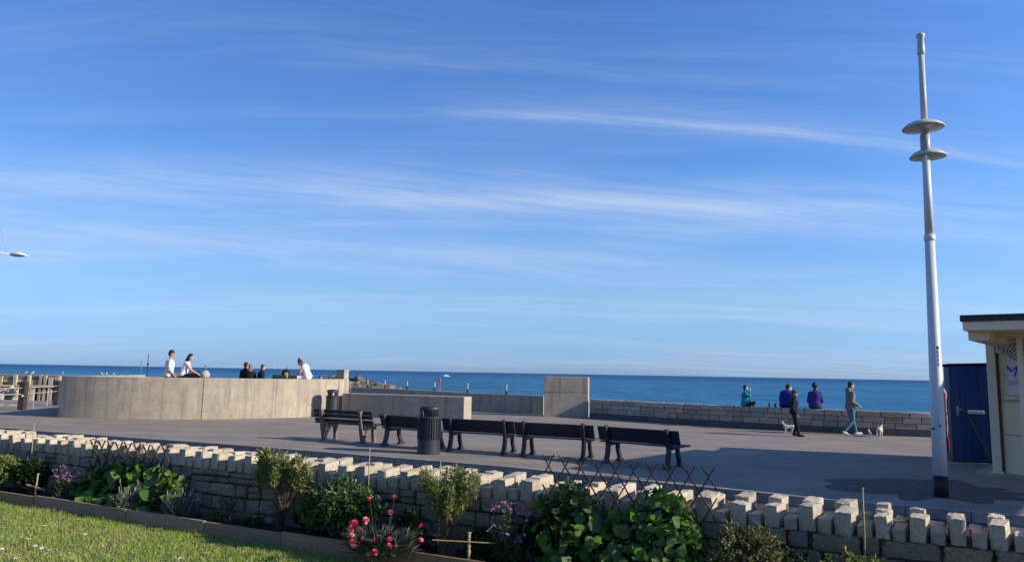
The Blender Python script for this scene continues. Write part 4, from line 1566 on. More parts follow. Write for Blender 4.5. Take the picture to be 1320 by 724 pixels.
sh_dark = mat('dark_shoe', (0.02, 0.03, 0.06), rough=0.6)
h_dark = mat('dark_hair', (0.018, 0.013, 0.010), (0.03, 0.02, 0.015), 0.55, 40.0, 4, 0.6, 80.0, stretch=(1, 1, 0.3))
h_brown = mat('brown_hair', (0.065, 0.04, 0.025), (0.04, 0.025, 0.016), 0.55, 40.0, 4, 0.6, 80.0, stretch=(1, 1, 0.3))
h_grey = mat('grey_hair', (0.13, 0.11, 0.10), (0.08, 0.07, 0.06), 0.55, 40.0, 4, 0.6, 80.0)

# woman walking a dog
wp = g(1097.5, 560.5)
H = 1.71
j = stand(H)
lean(j, rad(3))
j['hip'] = V(0, 0, .508 * H)
j['hpL'], j['hpR'] = V(0, .05 * H, .495 * H), V(0, -.05 * H, .495 * H)
j['knL'], j['anL'] = V(.10, .085, .47), V(.20, .08, .085)
j['knR'], j['anR'] = V(.02, -.085, .47), V(-.27, -.085, .125)
j['toeL'], j['toeR'] = V(1, 0, .12), V(.9, 0, -.45)
j['elR'], j['wrR'] = V(-.06, -.25, 1.08), V(.17, -.20, .955)
j['elL'], j['wrL'] = V(.03, .24, 1.06), V(.22, .15, .98)
j['pitch'] = rad(6)
woman = person('walking woman in grey hooded jacket and blue jeans holding a dog lead', wp, rad(2), H, j, c_grey, c_jean, h_dark, shoes=sh_white, hood=True, hem=.02, hairstyle='short', bulk=1.06, vox=0.010)
hand = woman.matrix_world if False else Matrix.Translation(wp) @ Matrix.Rotation(rad(2), 4, 'Z') @ (j['wrL'] + V(.07, 0, -.02))

# boy walking
bp2 = g(1024.5, 562)
H = 1.42
j = stand(H)
lean(j, rad(2))
j['knL'], j['anL'] = V(.06, .07, .39), V(-.02, .07, .08)
j['knR'], j['anR'] = V(.05, -.07, .40), V(.12, -.07, .072)
j['elR'], j['wrR'] = V(-.03, -.20, .87), V(.09, -.20, .68)
j['yaw'] = rad(-10)
person('boy in dark jacket, dark trousers and grey cap walking past the wall', bp2, rad(-25), H, j, c_dkgreen, c_navy, h_dark, shoes=sh_dark, hat=c_cap, hem=.05, bulk=1.12, vox=0.009)


def wall_spot(px, off=0.2):
    d = ray(px, 520)
    k_ = d.x / d.y
    best = min(np.linspace(3.6, 16, 1500), key=lambda x: abs(x / swy(x) - k_))
    e = 0.05
    t_ = Vector((2 * e, swy(best + e) - swy(best - e), 0)).normalized()
    nn = Vector((-t_.y, t_.x, 0))
    q = Vector((best, swy(best), 0)) + nn * off
    return Vector((q.x, q.y, SWH + 0.005)), math.atan2(nn.y, nn.x)


# man in blue jacket
p, a = wall_spot(1011.5, 0.22)
H = 1.76
j = lean(sit(H), rad(24))
j['head'] += V(.06, -.03, -.06)
j['yaw'] = rad(-55)
j['elL'], j['wrL'] = V(.20, .22, .25), V(.40, .08, .14)
j['elR'], j['wrR'] = V(.20, -.22, .25), V(.40, -.08, .14)
person('man in bright blue jacket sitting hunched on the stone sea wall', p, a, H, j, c_blue, c_navy, h_dark, shoes=sh_dark, bulk=1.28, hem=.05, vox=0.010)
# person in purple coat
p, a = wall_spot(1049.5, 0.22)
H = 1.68
j = lean(sit(H), rad(10))
j['elL'], j['wrL'] = V(.05, .215, .25), V(.26, .12, .16)
j['elR'], j['wrR'] = V(.05, -.215, .25), V(.26, -.12, .16)
person('person in purple padded coat with curly hair sitting on the sea wall', p, a, H, j, c_purple, c_navy, h_brown, shoes=sh_dark, bulk=1.22, hem=.05, hairstyle='curly', vox=0.010)
# child in teal
p, a = wall_spot(957, 0.22)
H = 1.40
j = lean(sit(H), rad(4))
j['knL'], j['anL'] = V(.30, .12, .10), V(.33, .14, -.20)
j['knR'], j['anR'] = V(.33, -.06, .12), V(.05, -.10, .055)
j['elR'], j['wrR'] = V(.17, -.15, .34), V(.185, -.05, .535)
j['elL'], j['wrL'] = V(.14, .16, .25), V(.24, .06, .17)
j['toeR'] = V(1, 0, 0)
p = p + Vector((0, 0, 0.0))
person('child in turquoise top sitting sideways on the sea wall, hand to mouth', p, rad(-12), H, j, c_teal, c_brown, h_dark, shoes=c_black, bulk=1.1, vox=0.009)

# bottle and cup on the wall
p, a = wall_spot(990, 0.15)
bt = thing('bottle', 'small pale bottle standing on the sea wall beside the blue-jacketed man', 'bottle', p)
MB().lathe([(0.032, 0), (0.034, 0.01), (0.034, 0.12), (0.014, 0.16), (0.014, 0.18)], 14).build('body', mat('amber', (0.30, 0.22, 0.10)), bt, True)
MB().lathe([(0.017, 0.178), (0.017, 0.20)], 12).build('lid', plastic_white, bt)
p, a = wall_spot(998, 0.15)
cp = thing('cup', 'small dark cup on the sea wall beside the blue-jacketed man', 'cup', p)
MB().lathe([(0.032, 0), (0.042, 0.10)], 16).build('body', c_black, cp, True)
MB().lathe([(0.046, 0.10), (0.046, 0.115), (0.04, 0.122)], 16).build('lid', text_black, cp)


def bast_spot(px, r=7.08):
    d = ray(px, 487)
    k_ = d.x / d.y
    # (k y - cx)^2 + (y - cy)^2 = r^2
    A = k_ * k_ + 1
    B = -2 * (k_ * BC.x + BC.y)
    C_ = BC.x ** 2 + BC.y ** 2 - r * r
    y = (-B - math.sqrt(B * B - 4 * A * C_)) / (2 * A)
    return Vector((k_ * y, y, BZ + 0.003))


# couple on the bastion wall
p = bast_spot(217)
H = 1.80
j = sit(H)
lean(j, rad(3))
j['pitch'] = rad(18)
j['elR'], j['wrR'] = V(-.02, -.25, .27), V(.16, -.20, .07)
j['elL'], j['wrL'] = V(.03, .25, .27), V(.20, .18, .07)
person('dark-haired man in white T-shirt sitting upright on the bastion wall', p, rad(28), H, j, c_white, c_greyshort, h_dark, skin_tan, sh_white, sleeve='short', trouser='short', bulk=1.08, vox=0.010)
p = bast_spot(236)
H = 1.66
j = sit(H)
lean(j, rad(14))
j['head'] += V(.03, 0, -.02)
j['pitch'] = rad(14)
j['elR'], j['wrR'] = V(.28, -.20, .27), V(.50, -.16, .14)
j['elL'], j['wrL'] = V(.24, .18, .24), V(.42, .12, .12)
person('long-haired woman in white vest on the bastion wall reaching forward', p, rad(12), H, j, c_white, c_black, h_dark, skin, sh_white, sleeve='none', bulk=1.0, hairstyle='long', vox=0.010)
# woman leaning over at the right end
p = bast_spot(397)
H = 1.70
j = sit(H)
lean(j, rad(24))
j['head'] += V(.07, 0, -.09)
j['pitch'] = rad(38)
j['elR'], j['wrR'] = V(.22, -.24, .24), V(.36, -.16, .05)
j['elL'], j['wrL'] = V(.22, .24, .24), V(.40, .14, .05)
person('woman in white sleeveless top bending forward on the right of the bastion', p, rad(168), H, j, c_white, c_white, h_brown, skin_tan, sh_white, sleeve='none', bulk=1.12, hairstyle='bun', vox=0.010)

# low seat inside the terrace with three people
bs = Vector((at(322, 487, 31.2).x, 31.2, 0.65))
tb = thing('terrace_seat', 'plain concrete seat hidden behind the bastion wall', 'seat', bs, 0)
MB().box(-1.0, 1.0, -0.25, 0.25, -0.01, 0.40).build('base', conc, tb)
MB().box(-1.05, 1.05, -0.28, 0.28, 0.40, 0.46).build('slab', conc, tb)
for (px, dy, rot, H, topm, hairm, style, lab, sk) in (
        (314, 0.10, 70, 1.78, c_black, h_dark, 'short', 'man in black seen behind the bastion wall, leftmost of three seated', skin_tan),
        (322, -0.12, 110, 1.64, c_black, mat('fair_hair', (0.26, 0.17, 0.09)), 'long', 'fair-haired woman in black seated between two people behind the bastion', skin),
        (335, -0.02, 20, 1.62, c_navy, h_brown, 'short', 'person in dark top facing right, rightmost of three seated', skin)):
    x = at(px, 487, 31.2 + dy).x
    j = sit(H)
    lean(j, rad(8))
    person(lab, Vector((x, 31.2 + dy, 0.65 + 0.465)), rad(rot), H, j, topm, c_navy, hairm, sk, sh_dark, bulk=1.15, hairstyle=style, vox=0.014)

# people further off beyond the bastion
far = [(413, 1.45, c_red, 'far person in red top, leftmost of the group beyond the bastion'), (418.5, 1.35, c_white, 'far small person in white beyond the bastion'),
       (424, 1.40, c_navy, 'far person in navy beyond the bastion, middle of the group'), (430, 1.30, c_grey, 'far small person in grey near the concrete pillar'),
       (433.5, 1.42, c_red, 'far person in red right beside the concrete pillar')]
for i, (px, H, m_, lab) in enumerate(far):
    q = at(px, 487, 43.0 + 0.3 * i)
    person(lab, Vector((q.x, q.y, 0)), rad(40 * i), H, stand(H), m_, c_navy, h_brown, skin, sh_dark, vox=0.022, bulk=1.1)

# things lying on the bastion wall
p = bast_spot(254)
bg_ = thing('holdall', 'black holdall lying on the bastion wall before the reaching woman', 'bag', p, rad(10))
m = MB()
m.rings([((x, 0, 0.085), (0, 0.12 * w, 0), (0, 0, 0.085 * w)) for (x, w) in ((-.24, .3), (-.22, .75), (-.12, 1), (.05, .95), (.2, .8), (.26, .4))], 14)
m.build('body', c_black, bg_, True)
MB().tube([(-.12, 0.02, .15), (-.08, .03, .22), (.05, .03, .22), (.1, .02, .15)], 0.014, 8).build('strap', c_black, bg_)
p = bast_spot(248.5)
wbag = thing('white_bag', 'small crumpled white bag on the bastion wall', 'bag', p)
m = MB()
m.ell((0, 0, 0.06), (0.10, 0.08, 0.065), 12, 8)
for i, v_ in enumerate(m.v):
    m.v[i] = tuple(Vector(v_) + noise.noise_vector(Vector(v_) * 14) * 0.018)
m.build('body', plastic_white, wbag)
MB().tube([(-.03, 0, .11), (0, 0, .16), (.03, 0, .11)], 0.008, 6).build('handle', plastic_white, wbag)
p = bast_spot(264)
cb = thing('carrier_bag', 'translucent grey carrier bag with upright bottle on bastion wall', 'bag', p)
m = MB()
m.lathe([(0.10, 0), (0.15, 0.03), (0.16, 0.12), (0.13, 0.2), (0.10, 0.24)], 16)
for i, v_ in enumerate(m.v):
    m.v[i] = tuple(Vector(v_) + noise.noise_vector(Vector(v_) * 12) * 0.03 * min(1, v_[2] * 8))
m.build('bag', mat('bag_film', (0.50, 0.47, 0.44), (0.36, 0.34, 0.33), 0.35, 12.0), cb)
MB().lathe([(0.04, 0.12), (0.04, 0.34), (0.018, 0.41), (0.018, 0.45)], 14).build('bottle', mat('grey_bottle', (0.12, 0.14, 0.15), rough=0.3), cb, True)
p = bast_spot(360)
bx2 = thing('cool_box', 'low dark green box on the bastion wall left of the backpack', 'box', p, rad(20))
MB().box(-0.24, 0.24, -0.15, 0.15, 0, 0.10).build('body', cloth('dark_green_box', (0.02, 0.035, 0.03)), bx2, bevel=0.01)
MB().box(-0.245, 0.245, -0.155, 0.155, 0.10, 0.14).build('lid', cloth('dark_green_lid', (0.025, 0.05, 0.045)), bx2, bevel=0.01)
p = bast_spot(368)
bpk = thing('backpack', 'rounded dark backpack with tan pocket on the bastion wall', 'backpack', p, rad(25))
m = MB()
m.rings([((0, 0, z), (0.15 * w, 0, 0), (0, 0.12 * w, 0)) for (z, w) in ((0, .8), (.03, 1), (.18, 1.02), (.28, .9), (.33, .55), (.345, .2))], 18)
m.build('body', c_black, bpk, True)
MB().rings([((0.0, -0.115, z), (0.075 * w, 0, 0), (0, 0.03 * w, 0)) for (z, w) in ((.02, .8), (.06, 1), (.2, 1), (.235, .6))], 14).build('pocket', cloth('tan_pocket', (0.35, 0.24, 0.14)), bpk, True)
MB().tube([(-.03, 0, .33), (0, 0, .39), (.03, 0, .33)], 0.01, 8).build('grab_loop', c_black, bpk)
MB().tube([(.03, 0, .3), (.04, 0, .52)], [.012, .004], 6).build('aerial_stick', c_black, bpk)
p = bast_spot(376)
bx3 = thing('cool_box', 'low dark green box on the bastion wall right of the backpack', 'box', p, rad(30))
MB().box(-0.17, 0.17, -0.14, 0.14, 0, 0.10).build('body', MATS['dark_green_box'], bx3, bevel=0.01)
MB().box(-0.175, 0.175, -0.145, 0.145, 0.10, 0.14).build('lid', MATS['dark_green_lid'], bx3, bevel=0.01)
p = bast_spot(382)
wc = thing('white_towel', 'crumpled white towel beside the bending woman', 'towel', p)
m = MB()
m.ell((0, 0, 0.05), (0.17, 0.12, 0.065), 16, 10)
for i, v_ in enumerate(m.v):
    w_ = Vector(v_) + noise.noise_vector(Vector(v_) * 11) * 0.04
    m.v[i] = (w_.x, w_.y, max(0.0, w_.z))
m.build('cloth', c_white, wc)
MB().box(-0.05, 0.09, -0.14, -0.09, 0, 0.012).build('fold', c_white, wc)


# ------------------------------------------------------------------ dogs
def dog(label, loc, rotz, S, coat, patch, tail_up=True, curl=False):
    """S = shoulder height; faces +X"""
    t = thing('dog', label, 'dog', loc, rotz)
    m = MB()
    z = S * 0.80
    m.rings([((x * S, 0, zc * S), (0, w * S, 0), (0, 0, h_ * S)) for (x, zc, h_, w) in
             ((-.62, .80, .06, .06), (-.56, .78, .16, .15), (-.35, .77, .19, .18), (-.05, .74, .20, .18), (.2, .71, .25, .20), (.38, .74, .23, .18), (.48, .80, .15, .12), (.52, .84, .06, .06))], 16)
    m.cap((.40 * S, 0, .85 * S), (.58 * S, 0, 1.10 * S), .14 * S, .11 * S)
    m.ell((.66 * S, 0, 1.18 * S), (.17 * S, .14 * S, .14 * S), 14, 10)
    m.cap((.74 * S, 0, 1.14 * S), (.90 * S, 0, 1.10 * S), .085 * S, .06 * S)
    for sg in (-1, 1):
        m.cap((.60 * S, sg * .10 * S, 1.26 * S), (.56 * S, sg * .16 * S, 1.36 * S), .045 * S, .02 * S)
        # fore leg
        fx = .05 * sg
        m.cap((.33 * S, sg * .12 * S, .62 * S), ((.30 + fx) * S, sg * .125 * S, .34 * S), .095 * S, .06 * S)
        m.cap(((.30 + fx) * S, sg * .125 * S, .34 * S), ((.32 + fx * 2) * S, sg * .125 * S, .06 * S), .055 * S, .042 * S)
        m.cap(((.32 + fx * 2) * S, sg * .125 * S, .045 * S), ((.40 + fx * 2) * S, sg * .125 * S, .04 * S), .045 * S, .04 * S)
        # hind leg: knee forward and high, hock back
        hx = -.06 * sg
        m.cap((-.46 * S, sg * .11 * S, .70 * S), ((-.36 + hx) * S, sg * .13 * S, .46 * S), .125 * S, .08 * S)
        m.cap(((-.36 + hx) * S, sg * .13 * S, .46 * S), ((-.56 + hx) * S, sg * .13 * S, .27 * S), .075 * S, .05 * S)
        m.cap(((-.56 + hx) * S, sg * .13 * S, .27 * S), ((-.54 + hx) * S, sg * .13 * S, .05 * S), .048 * S, .04 * S)
        m.cap(((-.54 + hx) * S, sg * .13 * S, .042 * S), ((-.46 + hx) * S, sg * .13 * S, .04 * S), .044 * S, .04 * S)
    if curl:
        m.tube([(-.58 * S, 0, .86 * S), (-.66 * S, 0, 1.02 * S), (-.58 * S, 0, 1.12 * S), (-.48 * S, 0, 1.06 * S)], [.06 * S, .055 * S, .05 * S, .03 * S], 8)
    else:
        m.tube([(-.58 * S, 0, .84 * S), (-.72 * S, 0, .92 * S), (-.84 * S, 0, 1.04 * S)], [.05 * S, .04 * S, .018 * S], 8)
    o = m.build('body', coat, t)
    remesh(o, 0.007)
    if patch:
        o = MB().ell((.64 * S, 0, 1.21 * S), (.15 * S, .148 * S, .14 * S), 14, 10).ell((-.30 * S, .02 * S, .90 * S), (.17 * S, .16 * S, .085 * S), 14, 8).build('dark_patch', patch, t, True)
    for sg in (-1, 1):
        MB().ell((.80 * S, sg * .075 * S, 1.22 * S), (.02 * S, .02 * S, .02 * S), 8, 6).build('eye', eye_mat, t)
    MB().ell((.955 * S, 0, 1.115 * S), (.03 * S, .035 * S, .03 * S), 8, 6).build('nose', eye_mat, t)
    return t


coat_white = mat('white_coat', (0.66, 0.61, 0.53), (0.50, 0.43, 0.34), 0.9, 14.0, 5, 0.6, 60.0)
coat_cream = mat('cream_coat', (0.62, 0.56, 0.47), (0.46, 0.39, 0.31), 0.9, 20.0, 5, 0.9, 60.0)
coat_black = mat('black_coat', (0.018, 0.016, 0.015), rough=0.8)
d1 = g(1134.5, 563.0)
S1 = 0.33
dog('white dog with dark patches on a pink lead, ahead of the woman', d1, rad(50), S1, coat_white, coat_black, curl=True)
ld = thing('dog_lead', 'thin pinkish lead stretched from the woman to the dog', 'lead', (0, 0, 0))
colr = Matrix.Translation(d1) @ Matrix.Rotation(rad(50), 4, 'Z') @ V(.46 * S1, 0, .98 * S1)
mid_ = (hand + colr) / 2 - V(0, 0, 0.05)
MB().tube([hand, hand.lerp(colr, .25) - V(0, 0, .035), mid_, hand.lerp(colr, .75) - V(0, 0, .04), colr], 0.008, 6).build('strap', cloth('lead_pink', (0.34, 0.10, 0.20)), ld)
MB().box(-0.02, 0.02, -0.015, 0.015, -0.05, 0.03).build('handle', cloth('lead_handle', (0.22, 0.06, 0.14)), ld).location = hand
d2 = g(1016.5, 558.5)
dog('small fluffy cream dog by the wall behind the boy', d2, rad(172), 0.30, coat_cream, None, curl=False)

# pale bird on the ground by the wall
def gull(label, loc, rotz, sc, group=None, flying=False):
    t = thing('gull', label, 'bird', loc, rotz, group)
    t.scale = (sc, sc, sc)
    m = MB()
    if flying:
        m.rings([((x, 0, 0), (0, w, 0), (0, 0, w)) for (x, w) in ((-.25, .01), (-.15, .05), (0, .075), (.12, .06), (.2, .04), (.25, .01))], 10)
        m.build('body', plastic_white, t, True)
        for sg in (-1, 1):
            MB().add([(-.08, sg * .05, .02), (.08, sg * .05, .02), (.10, sg * .35, .16), (-.02, sg * .35, .16), (-.04, sg * .68, .08), (-.09, sg * .66, .08)], [(0, 1, 2, 3), (3, 2, 4, 5)]).build('wing', grey_metal, t)
        return t
    m.rings([((x, 0, z), (0, 0.07 * w, 0), (-0.03 * w, 0, 0.07 * w)) for (x, z, w) in ((-.24, .12, .12), (-.12, .15, .7), (0, .19, 1), (.09, .23, .8), (.12, .29, .55), (.13, .34, .6), (.17, .355, .5), (.20, .35, .12))], 12)
    m.build('body', plastic_white, t, True)
    MB().ell((-.06, 0, .20), (.16, .076, .045), 12, 8, Matrix.Rotation(rad(-22), 3, 'Y')).build('wing', grey_metal, t, True)
    MB().tube([(.18, 0, .35), (.25, 0, .34)], [.014, .005], 6).build('beak', bamboo, t)
    for sg in (-1, 1):
        MB().tube([(0, sg * .025, 0), (0, sg * .025, .14)], .008, 6).build('leg', bamboo, t)
    return t


gull('small white gull on the ground between the woman and the dog', g(1121, 561.5), rad(80), 0.55)
gull('white gull flying over the bastion against the sky', at(353.6, 467.6, 60), rad(50), 0.55, flying=True)
for i, px in enumerate((33, 41.5, 81, 132, 137.5, 146)):
    q = at(px, 482, PD)
    gull('small white gull perched on the far pier rail', Vector((q.x, PD + 0.02, zt)), rad(70 * i), 0.62, 'gulls perched on the pier rail')

# motor boat far out
q = g(575, 485.0, -3.6)
boat = thing('motor_boat', 'tiny white motor boat far out on the sea', 'boat', Vector((q.x, q.y, -3.6)), rad(10))
MB().rings([((x, 0, 0.5), (0, w, 0), (0, 0, 0.75 * min(1, w))) for (x, w) in ((-4, 1.2), (-2, 1.5), (1, 1.5), (3, .9), (4.3, .1))], 14).build('hull', plastic_white, boat, True)
MB().box(-1.5, 1.2, -0.9, 0.9, 1.0, 2.2).build('cabin', plastic_white, boat, bevel=0.2)

# ------------------------------------------------------------------ planting in the flower bed
NR = np.random.default_rng(4)


def leafmat(name, c, c2, irand=0.35, transl=0.25, rough=0.5, spec=0.35):
    return mat(name, c, c2, rough, 9.0, 4, irand=irand, transl=transl, spec=spec)


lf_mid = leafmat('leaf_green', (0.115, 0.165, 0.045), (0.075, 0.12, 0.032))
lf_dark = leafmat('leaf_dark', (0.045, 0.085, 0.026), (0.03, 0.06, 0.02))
lf_glossy = leafmat('leaf_glossy', (0.12, 0.21, 0.06), (0.07, 0.14, 0.042), rough=0.35, spec=0.5)
lf_big = mat('leaf_broad', (0.15, 0.27, 0.045), (0.075, 0.165, 0.03), 0.45, 30.0, 5, 0.5, 60.0, orand=0.35, transl=0.25, spec=0.4)
lf_grey = leafmat('leaf_grey', (0.19, 0.22, 0.18), (0.13, 0.16, 0.14))
lf_olive = leafmat('leaf_olive', (0.33, 0.36, 0.14), (0.21, 0.24, 0.085))
lf_var = leafmat('leaf_variegated', (0.33, 0.31, 0.13), (0.055, 0.075, 0.025), irand=0.5)
lf_bright = leafmat('leaf_bright', (0.26, 0.30, 0.09), (0.16, 0.21, 0.06))
stem_m = mat('stem_brown', (0.17, 0.125, 0.075), (0.10, 0.075, 0.05), 0.85, 20.0)
stem_g = mat('stem_green', (0.075, 0.105, 0.035), (0.05, 0.08, 0.03), 0.7, 20.0)
pet_pink = mat('petal_pink', (0.82, 0.19, 0.29), (0.72, 0.10, 0.18), 0.6, 30.0, 3, irand=0.3, orand=0.2, transl=0.25)
pet_purple = mat('petal_purple', (0.52, 0.27, 0.48), (0.38, 0.17, 0.38), 0.6, 30.0, 3, irand=0.35, orand=0.25, transl=0.25)
BEDZ = 0.075


def bed_at(px, off):
    off = 0.02 + off * 0.55
    p = wl_pt(wall_s(px, -off), -off, BEDZ)
    return p


def bed_h(px, py, P):
    return at(px, py, P.y).z - BEDZ


def pxw(P):
    return P.y / F


def leaves_np(P, D, L, W, fold=0.25, droop=0.15, curve=True):
    """many folded leaves: P base points, D unit directions, L lengths, W widths"""
    n = len(P)
    up = np.tile(np.array([0, 0, 1.0]), (n, 1)) + NR.normal(0, 0.35, (n, 3))
    S = np.cross(D, up)
    S /= np.linalg.norm(S, axis=1)[:, None] + 1e-9
    U = np.cross(S, D)
    L, W = L[:, None], W[:, None]
    mid = P + D * L * 0.5 
    left = mid + S * W * 0.5 + U * W * fold
    right = mid - S * W * 0.5 + U * W * fold
    tip = P + D * L - U * L * droop
    v = np.stack([P, left, tip, right], 1).reshape(-1, 3)
    i = np.arange(n)[:, None] * 4
    f = np.concatenate([i + np.array([[0, 2, 1]]), i + np.array([[0, 3, 2]])], 0)
    return v, f


def np_mesh(name, v, f, m, parent=None, kind=None):
    me = bpy.data.meshes.new(name)
    k_ = f.shape[1]
    me.vertices.add(len(v))
    me.vertices.foreach_set('co', np.ascontiguousarray(v, dtype=np.float32).ravel())
    me.loops.add(f.size)
    me.loops.foreach_set('vertex_index', np.ascontiguousarray(f, dtype=np.int32).ravel())
    me.polygons.add(len(f))
    me.polygons.foreach_set('loop_start', np.arange(0, f.size, k_, dtype=np.int32))
    me.polygons.foreach_set('loop_total', np.full(len(f), k_, dtype=np.int32))
    me.update(calc_edges=True)
    me.validate()
    me.materials.append(m)
    o = link(bpy.data.objects.new(name, me), parent)
    if kind:
        o['kind'] = kind
    return o


def unit(a):
    return a / (np.linalg.norm(a, axis=1)[:, None] + 1e-9)


def shrub(name, label, px, hw, topy, off, m, n, L, W, depth=0.28, lift=0.0, clumps=26, whorl=9, updir=0.5, stems=7, cat='shrub', group=None, seed=1):
    """rounded shrub: whorls of leaves at shoot tips over an uneven dome, with woody stems"""
    global NR
    NR = np.random.default_rng(seed)
    P = bed_at(px, off)
    Hh = bed_h(px, topy, P)
    rx = hw * pxw(P) / 0.92
    t = thing(name, label, cat, P, WALL_ROT, group)
    nsh = max(10, n // whorl)
    u = NR.uniform(0, 2 * np.pi, nsh)
    cz = NR.uniform(-0.55, 1.0, nsh)
    r = NR.uniform(0.45, 1.0, nsh) ** 0.5
    c = np.sqrt(np.clip(1 - cz ** 2, 0, 1))
    dirs = np.stack([c * np.cos(u), c * np.sin(u), cz], 1)
    lump = np.array([0.82 + 0.30 * noise.noise(Vector((d[0] * 1.7 + seed, d[1] * 1.7, d[2] * 1.7))) for d in dirs])
    zc = lift + (Hh - lift) * 0.5
    tips = dirs * (r * lump)[:, None] * np.array([rx, depth, (Hh - lift) * 0.55]) + np.array([0, 0, zc])
    tips[:, 2] = np.clip(tips[:, 2], 0.02, None)
    sh = unit(dirs * 0.8 + np.array([0, 0, updir]) + NR.normal(0, 0.3, (nsh, 3)))
    B = np.repeat(tips, whorl, 0) - np.repeat(sh, whorl, 0) * NR.uniform(0, 1.6, (nsh * whorl, 1)) * L
    D = unit(np.repeat(sh, whorl, 0) * 0.7 + NR.normal(0, 0.55, (nsh * whorl, 3)))
    k_ = len(B)
    v, f = leaves_np(B, D, L * NR.uniform(0.6, 1.25, k_), W * NR.uniform(0.7, 1.2, k_))
    np_mesh('foliage', v, f, m, t)
    sm = MB()
    for i in range(stems):
        q = tips[NR.integers(0, nsh)] * np.array([0.8, 0.8, 0.95])
        a = Vector((NR.normal(0, 0.03), NR.normal(0, 0.03), -0.01))
        mid = Vector((q[0] * 0.35, q[1] * 0.35, q[2] * 0.55))
        sm.tube([a, mid, Vector(q)], [0.009, 0.006, 0.003], 6)
    sm.build('stem', stem_m, t)
    return t, P, Hh, rx


shrub('leafy_shrub', 'light green small-leaved shrub at the far left of the bed', 6, 29, 582, 0.5, lf_bright, 3800, 0.055, 0.026, 0.30, seed=2, stems=6)
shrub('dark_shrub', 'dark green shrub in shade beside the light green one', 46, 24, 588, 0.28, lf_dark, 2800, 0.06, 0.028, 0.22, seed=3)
shrub('glossy_shrub', 'dense rounded shrub with glossy green leaves left of pink flowers', 443, 58, 614, 0.55, lf_glossy, 6500, 0.058, 0.025, 0.40, whorl=11, seed=4)
shrub('variegated_shrub', 'dark shrub flecked with yellow variegated leaves near right end of bed', 960, 56, 668, 0.45, lf_var, 4600, 0.036, 0.015, 0.36, seed=5)
shrub('bright_shrub', 'low shrub of pale yellow-green leaves at bottom right', 1095, 52, 706, 0.45, lf_bright, 2200, 0.045, 0.016, 0.25, whorl=12, seed=6)


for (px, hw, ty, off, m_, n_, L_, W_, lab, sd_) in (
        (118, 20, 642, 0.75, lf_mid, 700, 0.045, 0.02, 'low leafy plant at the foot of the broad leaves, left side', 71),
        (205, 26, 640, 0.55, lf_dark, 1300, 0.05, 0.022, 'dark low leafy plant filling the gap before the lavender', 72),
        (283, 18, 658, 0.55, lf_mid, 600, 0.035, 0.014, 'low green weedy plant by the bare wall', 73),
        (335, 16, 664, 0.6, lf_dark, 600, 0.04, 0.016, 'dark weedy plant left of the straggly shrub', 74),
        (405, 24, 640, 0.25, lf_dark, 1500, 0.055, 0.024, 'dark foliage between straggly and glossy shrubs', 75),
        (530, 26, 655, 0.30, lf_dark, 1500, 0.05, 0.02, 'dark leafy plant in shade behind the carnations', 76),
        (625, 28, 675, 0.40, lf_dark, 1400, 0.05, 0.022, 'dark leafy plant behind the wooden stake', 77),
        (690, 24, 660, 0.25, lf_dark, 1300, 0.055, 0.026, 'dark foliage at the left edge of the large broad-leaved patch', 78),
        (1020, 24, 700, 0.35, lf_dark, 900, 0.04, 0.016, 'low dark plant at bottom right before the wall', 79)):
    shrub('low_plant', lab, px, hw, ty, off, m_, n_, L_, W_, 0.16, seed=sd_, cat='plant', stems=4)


def straggly(name, label, px, hw, topy, off, m, seed, nst, leaf, bare=0.45, L=0.05, W=0.012, nl=60, upright=0.6, rr=0.006):
    """open shrub: splayed woody stems, narrow leaves on the upper part"""
    global NR
    NR = np.random.default_rng(seed)
    P = bed_at(px, off)
    Hh = bed_h(px, topy, P)
    rx = hw * pxw(P) / 0.92
    t = thing(name, label, 'shrub', P, WALL_ROT)
    sm = MB()
    B, D = [], []
    for i in range(nst):
        a = NR.uniform(0, 6.28)
        ex, ey = math.cos(a) * rx * NR.uniform(.2, 1.0), math.sin(a) * min(rx, 0.22) * NR.uniform(.2, 1.0)
        ez = Hh * NR.uniform(.72, 1.0)
        p0 = np.array([NR.normal(0, .05), NR.normal(0, .04), -0.01])
        p1 = np.array([ex * (1 - upright) * .6 + NR.normal(0, .03), ey * .4, ez * .45])
        p2 = np.array([ex * .8 + NR.normal(0, .02), ey * .8, ez * .78])
        p3 = np.array([ex, ey, ez])
        pts = [p0, p1, p2, p3]
        sm.tube([Vector(p) for p in pts], [rr, rr * .7, rr * .5, rr * .25], 5)
        for k_ in range(nl):
            f = NR.uniform(bare, 1.0)
            s_ = f * 3
            k0 = min(2, int(s_))
            q = pts[k0] * (1 - (s_ - k0)) + pts[k0 + 1] * (s_ - k0)
            dd = unit((pts[k0 + 1] - pts[k0])[None, :])[0]
            B.append(q + NR.normal(0, .018, 3))
            D.append(dd * .6 + NR.normal(0, .55, 3) + np.array([0, 0, .25]))
        # dry side twigs lower down
        for k_ in range(3):
            q = p0 * .4 + p1 * .6 + NR.normal(0, .03, 3)
            sm.tube([Vector(q), Vector(q + np.array([NR.normal(0, .1), NR.normal(0, .06), NR.uniform(-.02, .14)]))], [0.003, 0.0015], 4)
    sm.build('stem', stem_m, t)
    B, D = np.array(B), unit(np.array(D))
    v, f = leaves_np(B, D, L * NR.uniform(.6, 1.3, len(B)), W * NR.uniform(.7, 1.3, len(B)))
    np_mesh('foliage', v, f, m, t)
    return t


